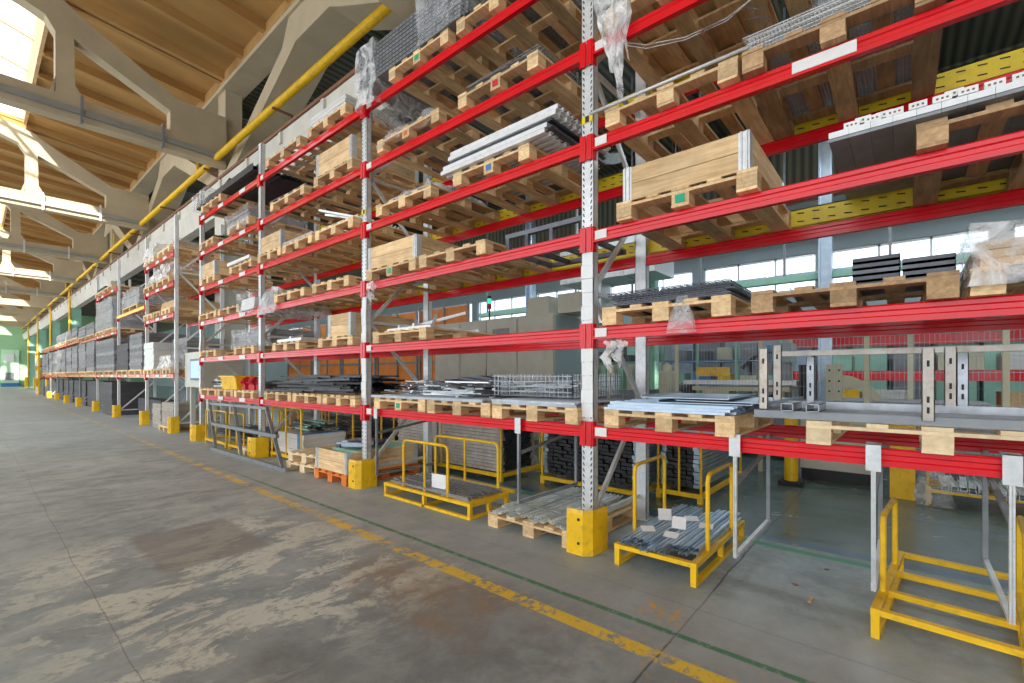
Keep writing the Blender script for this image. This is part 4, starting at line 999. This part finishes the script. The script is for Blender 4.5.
# bars on long trolley
ybars('thin grey bar on the long yellow trolley', 'bars on the long yellow trolley', rect(.025,.02), 'steel', 1.35, [(3.42+.045*i, 3.52+R.uniform(-.03,.08), .178+.021*j, R.uniform(-.02,.02)) for j in range(2) for i in range(12)], 'steel_bar', 'bar')
tag(obj('paper_tag', MB().box(0,.004,-.11,.11,0,.16), None, (3.47,4.05,.225), .1, mats=M['paper']), 'white sheet of paper in the long yellow trolley', 'paper')
# U-shaped hanging supports
def usup(y, label, h0=.24, m='galv'):
    t = thing('hanging_support', label, 'support frame', (3.46, y, h0))
    H = 1.0-h0
    obj('bracket', MB().box(-.015,-.01,-.036,.036,H-.05,H+.108).box(-.015,.09,-.036,.036,H+.104,H+.108), t, mats=M['galv'])
    obj('front_leg', MB().box(-.008,.022,-.011,-.002,.0,H-.05).box(-.008,.022,.002,.011,.0,H-.05).box(.0,.02,-.002,.002,.0,H-.05), t, mats=M[m])
    obj('bottom_bar', MB().box(.03,1.05,-.014,.014,.0,.028), t, mats=M[m])
    obj('rear_leg', MB().box(1.02,1.05,-.014,.014,.03,H), t, mats=M['grey_steel'])
    obj('upper_bar', MB().bar((.03,0,H-.24),(1.02,0,H-.12),.028,.028), t, mats=M['grey_steel'])
usup(.90, 'U-shaped steel support hanging from beam right of loaded trolley'); usup(.14, 'U-shaped steel support hanging above left side of the empty trolley'); usup(-.42, 'U-shaped steel support at right edge of the picture')
usup(2.86, 'U-shaped steel support hanging above floor pallet of pale profiles', .26, 'steel'); usup(5.28, 'U-shaped steel support just right of the second upright', .2, 'grey_steel')
# orange pallet with collar
pallet(3.32, 5.78, 6.68, .001, 'orange painted pallet on the floor beside second upright', 'wood_orange', 1.25)
collar(3.34, 5.80, 6.66, .001+DT, 'floor-level wooden collar on the orange pallet', .30, 1.2)
goods('green-tinted glass-like sheets inside the floor-level collar', 3.55, 4.5, 5.86, 6.60, .16, .28, 'teal', 6)
pile('dark_panels', 'dark and blue panels on top inside the floor-level collar', 'panels', 3.4, 4.2, 5.85, 6.6, .44, .05, 14, 'steel_dark', .05, .3, .6, mats=[M['steel_dark'], M['steel_blue'], M['black']])
for k in range(2): pallet(3.35+.03*k, 6.75+.02*k, 7.65, .001+.147*k, 'bare pale pallet on the floor left of orange one, %s of two' % ['lower','upper'][k], 'wood_pale', 1.2, .1)
pallet(3.40, 8.75, 9.02+.02, .001, 'x', 'wood') if 0 else None
# leaning grey frame
t = thing('leaning_frame', 'dark grey tubular frame leaning against the lowest beam', 'steel frame', (3.25, 9.0, 0))
def P3(x, y, z): return (x-3.25, y-9.0, z)
obj('base_rail', MB().bar(P3(3.20,10.75,.03),P3(3.22,7.35,.03),.06,.06), t, mats=M['grey_steel'])
for yb, yt in ((10.55,11.65),(9.2,10.2),(7.5,8.65)): obj('upright_tube', MB().bar(P3(3.21,yb,.05),P3(3.43,yt,.92),.05,.05), t, mats=M['grey_steel'])
obj('top_rail', MB().bar(P3(3.43,11.7,.90),P3(3.43,8.62,.93),.05,.05), t, mats=M['grey_steel'])
obj('middle_rail', MB().bar(P3(3.32,11.1,.5),P3(3.32,7.95,.5),.06,.06), t, mats=M['grey_steel'])
# yellow stillages under bays three and four
def stillage(label, x, y, w, d, h=.85, load=None):
    t = thing('yellow_stillage', label, 'stillage', (x,y,0), 0, 'yellow stillages'); W = w/2
    for yy in (-W, W-.04): obj('bottom_runner', MB().box(0,d,yy,yy+.04,.06,.11), t, mats=M['yellow'])
    for xx in (0, d-.04):
        obj('cross_rail', MB().box(xx,xx+.04,-W+.04,W-.04,.06,.11), t, mats=M['yellow'])
        for yy in (-W, W-.06): obj('foot', MB().box(xx,xx+.05,yy,yy+.06,0,.06), t, mats=M['yellow'])
    for xx in (.02, d-.02): hoop(t, (xx,-W+.02,.11),(xx,W-.02,.11),h,.016,mid=True)
    return t
stillage('yellow stillage with low hoops behind the leaning frame, left', 3.45, 11.4, 1.3, 1.1, .75)
stillage('yellow stillage behind the leaning frame, second one', 3.45, 10.2, .8, 1.1, .75)
pile('black_profiles', 'black profiles in left stillages behind the leaning frame', 'profiles', 3.5, 4.5, 9.9, 12.0, .12, .22, 60, 'black', .02, .5, 1.6, 'y', mats=[M['black'], M['steel_dark']])
pallet(3.36, 9.22, 9.80, .001, 'pale floor pallet of metal castings left of third upright', 'wood_pale', 1.1)
pile('metal_castings', 'grey metal castings on the floor pallet left of third upright', 'castings', 3.4, 4.3, 9.25, 9.78, .148, .10, 26, 'steel', .03, .12, .3)
stillage('yellow stillage holding the white panel bundle, beside third upright guard', 3.62, 8.36, 1.2, 1.0, .95)
goods('white panel bundle inside the yellow stillage left of bare pallets', 3.72, 4.5, 7.86, 8.88, .12, .36, 'wrapwhite', 4)
tag(obj('blue_strap', MB().box(3.70,4.52,7.95,8.06,.115,.49), mats=M['blue']), 'blue strap round the white panel bundle', 'strap')
stillage('tall yellow stillage behind the bare pallets', 4.75, 8.05, 1.9, 1.0, 1.15)
stillage('tall yellow stillage behind the third upright', 4.75, 10.1, 2.0, 1.0, 1.15)
stillage('tall yellow stillage behind the leaning frame', 4.75, 12.2, 2.0, 1.0, 1.0)
pile('black_profiles', 'dark heap in the stillage behind the third upright', 'profiles', 4.8, 5.7, 9.2, 11.0, .12, .5, 70, 'black', .025, .5, 1.6, 'y', mats=[M['black'], M['steel_dark'], M['grey_steel']])
pile('black_profiles', 'dark heap over the white panel bundle in its stillage', 'profiles', 3.74, 4.48, 7.86, 8.86, .49, .16, 40, 'black', .022, .3, .8, 'y', mats=[M['black'], M['steel_dark'], M['teal']])
pile('black_profiles', 'black profiles in the tall stillage behind the bare pallets', 'profiles', 4.8, 5.6, 7.15, 8.95, .12, .55, 90, 'black', .02, .6, 1.8, 'y')
# big profile stacks behind the second bay
def bigstack(label, x0, x1, y0, y1, z0, h, along, mat, endmat, group, pitch=.05):
    """dense bundle: rows of bars; only the outer skin of bars is made"""
    b = MB(); z = z0; k = 0
    while z < z0+h:
        if along == 'y':
            x = x0
            while x < x1-.01:
                if z+pitch >= z0+h or x < x0+.01 or x+pitch*1.6 >= x1: b.box(x, x+pitch*1.5, y0+R.uniform(0,.05), y1-R.uniform(0,.05), z, z+pitch*.86)
                else: b.box(x, x+pitch*1.5, y0+R.uniform(0,.06), y0+.2, z, z+pitch*.86, 1)
                x += pitch*1.6
        else:
            y = y0
            while y < y1-.01:
                if z+pitch >= z0+h or y < y0+.01 or y+pitch*1.6 >= y1: b.box(x0+R.uniform(0,.06), x1, y, y+pitch*1.4, z, z+pitch*.86)
                else:
                    b.box(x0+R.uniform(0,.06), x0+.2, y, y+pitch*1.4, z, z+pitch*.80, 1)
                y += pitch*1.6
        z += pitch; k += 1
    return tag(obj('profile_bundle', b, mats=[M[mat], M[endmat]]), label, 'steel bundle')
bigstack('large grey profile bundle lying along the aisle behind long yellow trolley', 4.95, 5.75, 4.4, 6.9, .12, .62, 'y', 'steel_rust', 'black', '')
bigstack('profile bundle with dark ends behind the floor pallet', 5.25, 7.0, 2.47, 3.85, .14, .66, 'x', 'steel_blue', 'black', '')
bigstack('profile bundle with dark ends just right of nearest upright, farther back', 5.6, 7.2, 1.86, 2.30, .16, .60, 'x', 'steel_blue', 'black', '')
stillage('yellow stillage around the large grey profile bundle', 4.88, 5.65, 2.6, .95, 1.0)
stillage('yellow stillage under the dark-ended bundle behind floor pallet', 5.2, 3.16, 1.48, 1.9, 1.05)
stillage('yellow stillage under the bundle right of nearest upright', 5.55, 2.08, .56, 1.75, .95)

# ---------------------------------------------------------------- workshop beyond the racks
# long beige machine enclosure
t = thing('machine_enclosure', 'long beige machine enclosure with panel doors behind the second bay', 'machine', (8, 7.4, 0))
obj('body', MB().box(.03, 1.9, -1.75, 2.1, .1, 2.85), t, mats=M['beige'])
for a, c in ((2.07,1.14),(1.10,.22),(.18,-.73),(-.77,-1.73)): obj('door_panel', MB().box(0,.03,c,a,.15,2.8), t, mats=M['beige'])
obj('vent_grille', MB().box(-.01,.0,-.5,.0,2.3,2.6), t, mats=M['grey_steel']); obj('side_panel', MB().box(.05,1.85,-1.78,-1.75,.2,2.8), t, mats=M['hallwall'])
obj('handle', MB().box(-.03,0,.98,1.02,1.1,1.3), t, mats=M['brown']); obj('plinth', MB().box(.05,1.85,-1.7,2.05,0,.1), t, mats=M['grey_steel'])
for k,(y,w,h,lab) in enumerate(((6.25,.55,.42,'left'),(5.95-.55,.55,.42,'right'))):
    b = MB().box(8.3,9.0,y-.25,y+.35,2.86,2.86+h); tag(obj('top_unit', b, mats=M['beige']), 'beige unit on top of the machine enclosure, %s one' % lab, 'machine unit')
t = thing('signal_tower', 'slim signal tower with green lamp on the machine enclosure', 'signal lamp', (8.1, 7.6, 2.86))
obj('pole', MB().cyl((0,0),.02,0,.25,8), t, mats=M['black']); obj('red_lens', MB().cyl((0,0),.05,.25,.37,10), t, mats=M['redp']); obj('green_lens', MB().cyl((0,0),.05,.37,.50,10), t, mats=M['lamp_green']); obj('cap', MB().cyl((0,0),.05,.50,.56,10), t, mats=M['black'])
# orange partition
for k in range(5):
    t = thing('orange_partition', 'orange partition panel with dark bars, %s from the left' % ['first','second','third','fourth','fifth'][k], 'partition', (9.5, 20.5-2.4*k, 0), 0, 'orange partition panels')
    obj('panel', MB().box(.02,.05,-1.15,1.15,.2,3.6), t, mats=M['orange'])
    for z_ in (.9,1.9,2.9): obj('cross_bar', MB().box(0,.02,-1.15,1.15,z_,z_+.07), t, mats=M['grey_steel'])
    for y_ in (-1.17,-.1,1.07): obj('upright_bar', MB().box(-.02,.0,y_,y_+.08,0,3.7), t, mats=M['grey_steel'])
# kiosk machine with screen, in the gap
t = thing('control_cabinet', 'beige control cabinet with blue screen seen through the gap', 'cabinet', (3.66, 13.62, 0))
obj('body', MB().box(0,.85,-.75,.75,1.22,2.1), t, mats=M['beige']); obj('leg', MB().box(.1,.2,-.7,-.6,0,1.22), t, mats=M['beige']); obj('leg', MB().box(.1,.2,.6,.7,0,1.22), t, mats=M['beige']); obj('leg', MB().box(.6,.7,-.7,-.6,0,1.22), t, mats=M['beige']); obj('leg', MB().box(.6,.7,.6,.7,0,1.22), t, mats=M['beige'])
sc = obj('monitor', MB().box(-.08,0,-.72,.0,1.40,1.92), t, mats=M['screen']); obj('screen', MB().box(-.085,-.08,-.67,-.05,1.45,1.87), sc, mats=M['lit_screen'])
# exit sign on pillar
t = thing('exit_sign', 'green exit sign with white running figure on the beige pillar', 'sign', (4.70, 15.35, 2.62))
obj('plate', MB().box(0,.015,-.24,.24,-.2,.2), t, mats=M['sign_green'])
b = MB(); x=-.003
b.box(x,0,-.2,-.06,-.18,.2)
b.cyl((0,0),.0001,0,.0001,4)
for a,c,w in (((.10,.10),(.06,-.03),.06),((.06,-.03),(.14,-.12),.035),((.14,-.12),(.2,-.18),.03),((.06,-.03),(0,-.12),.035),((.0,-.12),(.05,-.2),.03),((.1,.1),(.18,.04),.03),((.1,.1),(.02,.05),.03)):
    b.bar((x,a[0],a[1]),(x,c[0],c[1]),.006,w,0,(0,c[1]-a[1],-(c[0]-a[0])))
b.box(x,0,.09,.14,.12,.17); obj('running_figure', b, t, mats=M['paper'])
# mesh fence
def fence(x, y0, y1, z0, z1, lab, mat='cream', n=3):
    t = thing('mesh_fence', lab, 'fence', (x, (y0+y1)/2, 0)); W = (y1-y0)/2
    b = MB(); k = 0
    while k*.05 <= 2*W: b.box(.01,.014,-W+k*.05-.0014,-W+k*.05+.0014,z0,z1); k += 1
    k = 0
    while z0+k*.2 <= z1: b.box(.014,.018,-W,W,z0+k*.2-.002,z0+k*.2+.002); k += 1
    obj('wire_mesh', b, t, mats=M['steel'])
    for k in range(n+1): y = -W+2*W*k/n; obj('post', MB().box(-.02,.03,y-.03,y+.03,0,z1+.03), t, mats=M[mat])
    obj('top_rail', MB().box(.0,.03,-W,W,z1,z1+.03), t, mats=M[mat]); return t
fence(8.1, -3.6, 4.4, .35, 2.15, 'wire mesh safety fence with cream posts beyond the racks', 'cream', 6)
# profiling machine behind the fence
t = thing('profiling_machine', 'long green-grey roll forming machine behind the mesh fence', 'machine', (9.6, 3.15, 0))
obj('bed', MB().box(0,1.0,-1.6,1.0,.35,1.05), t, mats=M['grey_steel']); obj('base_frame', MB().box(.1,.9,-1.55,.95,0,.35), t, mats=M['black'])
obj('cream_table', MB().box(-.2,.8,-1.6,.1,1.22,1.30).box(-.15,-.05,-1.5,-1.4,.9,1.22).box(-.15,-.05,-.2,-.1,.9,1.22).box(-.2,.3,-.6,-.1,1.06,1.22), t, mats=M['cream'])
obj('yellow_head', MB().box(-.1,.4,-.45,.05,1.5,1.68), t, mats=M['yellow']); obj('slide', MB().box(-.15,.8,-1.7,.3,1.34,1.42), t, mats=M['galv'])
for k in range(1): obj('roller_stand', MB().box(0,.5,.7+.35*k,.86+.35*k,1.05,1.62).cyl((.25,.78+.35*k),.1,1.62,1.75,10), t, mats=M['cream'])
obj('motor', MB().tube([(.2,.2,1.2),(.2,.45,1.2)], .16, 14), t, mats=M['black'])
obj('cable_arch', MB().tube([(.1,-.75,1.65),(.1,-.95,1.85),(.1,-1.2,1.95),(.1,-1.45,1.95)], .035, 8), t, mats=M['black'])
obj('control_box', MB().box(-.1,.5,-1.6,-1.3,1.75,2.1), t, mats=M['hallwall']); obj('column', MB().box(.1,.4,-1.55,-1.3,1.05,1.8), t, mats=M['grey_steel'])
# second machine: cream plate with arm
t = thing('press_machine', 'cream perforated press plate with curved arm behind the fence', 'machine', (9.4, .35, 0))
obj('base', MB().box(0,1.2,-1.3,.55,0,1.1), t, mats=M['grey_steel'])
b = MB().box(-.05,.02,.43,.66,1.1,1.70)
for yy in (.48,.61): 
    for zz in (1.25,1.42,1.60): b.box(-.056,-.05,yy-.012,yy+.012,zz-.015,zz+.015,1)
obj('perforated_plate', b, t, mats=[M['cream'], M['slot']])
obj('curved_arm', MB().prism([(.43,1.30),(.43,1.52),(.30,1.50),(.10,1.38),(-.05,1.20),(-.08,1.11),(.02,1.11),(.16,1.24),(.30,1.30)], 'x', -.03, .05), t, mats=M['cream']); obj('motor', MB().cyl((.2,.95),.14,1.1,1.7,14), t, mats=M['black'])
# machine row under enclosure side
t = thing('green_machine', 'low dark machine with green levers left of the fence machines', 'machine', (9.3, 4.9, 0))
obj('body', MB().box(0,1,-.65,.62,0,1.2), t, mats=M['grey_steel'])
for k in range(6): obj('lever_block', MB().box(-.02,.3,-.62+.21*k,-.50+.21*k,1.2,1.75), t, mats=M['cream'] if k%2 else M['teal'])
# far red racking of the workshop
t = thing('workshop_rack', 'red workshop racking behind the mesh fence at right', 'rack', (13.5, -1.2, 0))
for z_ in (.6,1.4,2.2): obj('shelf', MB().box(0,1.2,-3.4,3.4,z_,z_+.22), t, mats=M['red'])
for y_ in (-3.4,-1.1,1.1,3.4): obj('upright_post', MB().box(-.03,.1,y_-.05,y_+.05,0,2.7), t, mats=M['cream'])
for k,(y_,z_,m_,w_) in enumerate(((2.2,.83,'yellow',.4),(1.4,.83,'wrapwhite',.6),(.3,1.63,'cream',.7),(-.6,.83,'ply',.6),(-1.6,1.63,'yellow',.5),(-2.4,.83,'cream',.8),(2.4,1.63,'teal',.5),(-.5,1.63,'wrapwhite',.4),(-2.6,1.63,'steel_blue',.6))):
    tag(obj('storage_box', MB().box(13.55,14.4,-1.2+y_-w_/2,-1.2+y_+w_/2,z_,z_+.34).box(13.53,13.56,-1.2+y_-w_/2-.01,-1.2+y_+w_/2+.01,z_+.30,z_+.36), mats=M[m_]), 'storage box on red workshop racking, %s place from the left' % ['second','third','fifth','sixth','eighth','ninth','first','seventh','last'][k], 'box', 'boxes on the workshop racking')
for k in range(26):
    y_ = 15.5-.92*k
    lab_ = ['first','second','third','fourth','fifth','sixth','seventh','eighth','ninth','tenth','eleventh','twelfth','thirteenth','fourteenth','fifteenth','sixteenth','seventeenth','eighteenth','nineteenth','twentieth','twenty-first','twenty-second','twenty-third','twenty-fourth','twenty-fifth','twenty-sixth'][k]
    t = thing('tall_locker', 'tall cabinet in the row along the window wall, %s from the left' % lab_, 'cabinet', (17.2,y_,0), 0, 'cabinets along the window wall')
    m_ = M[['hallwall','steel_blue','teal','beige','grey_steel'][R.randrange(5)]]; hh = R.choice([2.0,2.3,2.9,3.2])
    obj('body', MB().box(0,.6,-.4,.4,0,hh), t, mats=m_); obj('door_panel', MB().box(-.03,0,-.38,-.01,.15,hh-.1), t, mats=m_); obj('door_panel', MB().box(-.03,0,.01,.38,.15,hh-.1), t, mats=m_)
for k,(y_,nm) in enumerate(((7.7,'left'),(4.05,'middle'))):
    t = thing('parts_rack', 'green-post parts rack standing in mid workshop, %s one' % nm, 'rack', (13.8, y_, 0))
    for z_ in (.5,1.2,1.9,2.6): obj('shelf', MB().box(0,.8,-1.6,1.6,z_,z_+.06), t, mats=M['blue' if k else 'teal'])
    for q in (-1.6,-.5,.55,1.6): obj('upright_post', MB().box(-.04,.04,q-.04,q+.04,0,3.0), t, mats=M['teal'])
    for a_ in range(4):
        for c_ in range(5):
            w_ = R.uniform(.2,.5); yy = y_-1.4+.62*c_
            tag(obj('parts_bin', MB().box(13.86,14.4,yy-w_/2,yy+w_/2,.5+.7*a_+.062,.5+.7*a_+.07+R.uniform(.2,.45)), mats=M[R.choice(['yellow','blue','grey_steel','cream','black','teal','steel_dark','grey_steel'])]), 'bin on the %s parts rack, %s shelf, %s from the right' % (nm, ['lowest','second','third','top'][a_], ['first','second','third','fourth','fifth'][c_]), 'bin', 'bins on the parts racks')
# green structural gantry, conduits and windows zone
for k,(x_,y_) in enumerate(((12.0,9.4),(12.0,5.2),(12.0,1.3),(12.0,-1.9))):
    t = thing('steel_column', 'blue-green steel column in the workshop, %s from the left' % ['first','second','third','fourth'][k], 'column', (x_,y_,0), 0, 'workshop columns')
    obj('shaft', MB().box(-.12,.12,-.12,-.09,0,9.9).box(-.12,.12,.09,.12,0,9.9).box(-.015,.015,-.09,.09,0,9.9), t, mats=M['teal'] if k%2 else M['steel_blue']); obj('base_plate', MB().box(-.2,.2,-.2,.2,0,.03), t, mats=M['grey_steel'])
t = thing('overhead_gantry', 'blue-green overhead gantry rail across the workshop windows', 'gantry', (12.2, 3, 0))
obj('rail', MB().box(0,.2,-9,9,3.66,3.80), t, mats=M['teal']); obj('rail', MB().box(.5,.6,-9,9,3.86,3.94), t, mats=M['steel_blue'])
for k in range(10): obj('hanger', MB().box(.05,.1,-8.5+1.9*k,-8.45+1.9*k,3.8,10.05), t, mats=M['grey_steel'])
for k in range(4):
    tag(obj('conduit_pipe', MB().tube([(15.5+.3*k,-12,6.0+.35*k),(15.5+.3*k,24,6.0+.35*k)], .05, 6).box(15.49+.3*k,15.51+.3*k,-6,-5.97,6.0+.35*k,10.3).box(15.49+.3*k,15.51+.3*k,6,6.03,6.0+.35*k,10.3).box(15.49+.3*k,15.51+.3*k,18,18.03,6.0+.35*k,10.3), mats=M['galv'] if k%2 else M['brown']), 'long overhead conduit in the workshop, %s from the bottom' % ['first','second','third','fourth'][k], 'pipe')
t = thing('air_duct', 'large square silver air duct high in the workshop', 'duct', (10.5, 6.3, 4.0))
obj('duct_body', MB().box(0,1.2,-1.8,.9,0,1.0), t, mats=M['galv']); obj('duct_drop', MB().box(.3,.8,-.2,.3,-1.1,0), t, mats=M['galv'])
for y_ in (-1.5,.7): obj('hanger', MB().box(.58,.62,y_,y_+.04,1.0,6.05), t, mats=M['galv'])
for y_ in (-1.0,-.1,.6): obj('flange', MB().box(-.02,1.22,y_,y_+.04,-.02,1.02), t, mats=M['galv'])
LAMPS = ((9.8,5.2),(9.8,.8),(9.8,-3.4),(14.5,9),(14.5,3),(14.5,-2),(9.8,11),(7.5,17))
for k,(x_,y_) in enumerate(LAMPS):
    t = thing('pendant_lamp', 'round metal pendant lamp under workshop roof, %s' % ['front row second from right','front row rightmost but one','front row rightmost','back row left','back row middle','back row right','front row second from left','front row leftmost'][k], 'lamp', (x_,y_,6.6))
    obj('shade', MB().cyl((0,0),.28,0,.12,18,0,.10), t, mats=M['galv']); obj('cord', MB().tube([(0,0,.12),(0,0,3.6)], .012, 6), t, mats=M['black'])
# white box cabinet, bollards, profile trolleys along the fence
t = thing('floor_cabinet', 'pale grey floor cabinet with black plinth beyond the racks', 'cabinet', (7.95,.72,0))
obj('body', MB().box(0,.6,-.45,.45,.16,.95), t, mats=M['beige']); obj('plinth', MB().box(.02,.58,-.44,.44,0,.16), t, mats=M['black'])
t = thing('bollard', 'round yellow bollard standing left of the pale grey floor cabinet', 'bollard', (7.4,1.2,0)); obj('post', MB().cyl((0,0),.085,.06,1.15,16), t, smooth=False, mats=M['yellow']); obj('foot', MB().box(-.14,.14,-.14,.14,0,.06), t, mats=M['rubber'])
t = thing('bollard', 'square yellow bollard standing right of the pale grey floor cabinet', 'bollard', (7.5,.02,0)); obj('post', MB().box(-.1,.1,-.12,.12,0,1.1), t, mats=M['yellow'])
for k,(y_,lab) in enumerate(((-.72,'left'),(-1.85,'right'))):
    trolley('yellow trolley with pale profiles by the fence, %s one' % lab, 7.35, y_, 1.0, .6, 'y', hz=.9)
    xbars('pale profile pointing at the aisle on %s fence trolley' % lab, 'profiles on the %s fence trolley' % lab, U(.06,.03,.004), 'steel_pale' if k == 0 else 'steel_blue', .75, [(7.28+R.uniform(-.05,.05), y_-.42+.075*i, .175+.032*j, R.uniform(-.06,.06)) for j in range(3) for i in range(11) if i != 5])
film_over('crumpled clear bag over profiles by the square bollard', 7.15, 7.5, -.42, -.1, .02, .36, 'film', 81, .08, taper=.3)
# litter on floor
for k,(px,py,m_) in enumerate(((810,600,'ply'),(795,585,'brown'),(827,570,'brown'),(924,577,'redp'))):
    D = CH*F_PX/(py-HOR); u = (px-512)/F_PX*D; X = D*math.sin(TH)+u*math.cos(TH); Y = D*math.cos(TH)-u*math.sin(TH)
    b = MB().prism([(-.05,-.01),(.04,-.015),(.055,.0),(.03,.012),(-.04,.01)] if k == 0 else [(-.018,-.01),(.015,-.012),(.02,.008),(-.01,.012)], 'z', 0, .006)
    tag(obj('wood_chip' if k < 3 else 'red_scrap', b, None, (X,Y,.001), k, mats=M[m_]), ['tan sliver of wood on the floor right of loaded trolley','small brown chip left of the tan sliver','small brown chip behind the tan sliver','tiny red scrap on floor inside empty trolley'][k], 'litter')

# ---------------------------------------------------------------- light, camera
W = bpy.data.worlds.new('sky'); bpy.context.scene.world = W; W.use_nodes = True
bg = W.node_tree.nodes['Background']; bg.inputs[0].default_value = (.88,.94,1,1); bg.inputs[1].default_value = 2.75
def light(name, typ, loc, rot, energy, col, **kw):
    l = bpy.data.lights.new(name, typ); l.energy = energy; l.color = col
    for k, v in kw.items(): setattr(l, k, v)
    o = bpy.data.objects.new(name, l); COL.objects.link(o); o.location = loc; o.rotation_euler = rot; return o
for x_, y_ in LAMPS:
    l = light('lamp_light', 'AREA', (x_,y_,6.59), (0,0,0), 70, (.80,.92,1), shape='DISK', size=.42)
s = light('sun', 'SUN', (0,0,30), (0,0,0), 11.0, (1,.94,.82), angle=.02)
d = Vector((.26,.84,-.34)); s.rotation_euler = d.to_track_quat('-Z','Y').to_euler()
cam = bpy.data.cameras.new('camera'); co = bpy.data.objects.new('camera', cam); COL.objects.link(co)
co.location = (0,0,CH); co.rotation_euler = (math.pi/2, 0, -TH); cam.sensor_width = 36; cam.lens = F_PX/1024*36; cam.shift_y = (HOR-341.5)/1024
cam.clip_start = .05; cam.clip_end = 400
sc = bpy.context.scene; sc.camera = co
sc.view_settings.view_transform = 'Standard'; sc.view_settings.look = 'None'; sc.view_settings.gamma = 1; sc.view_settings.use_curve_mapping = False
sc.view_settings.exposure = 0.0
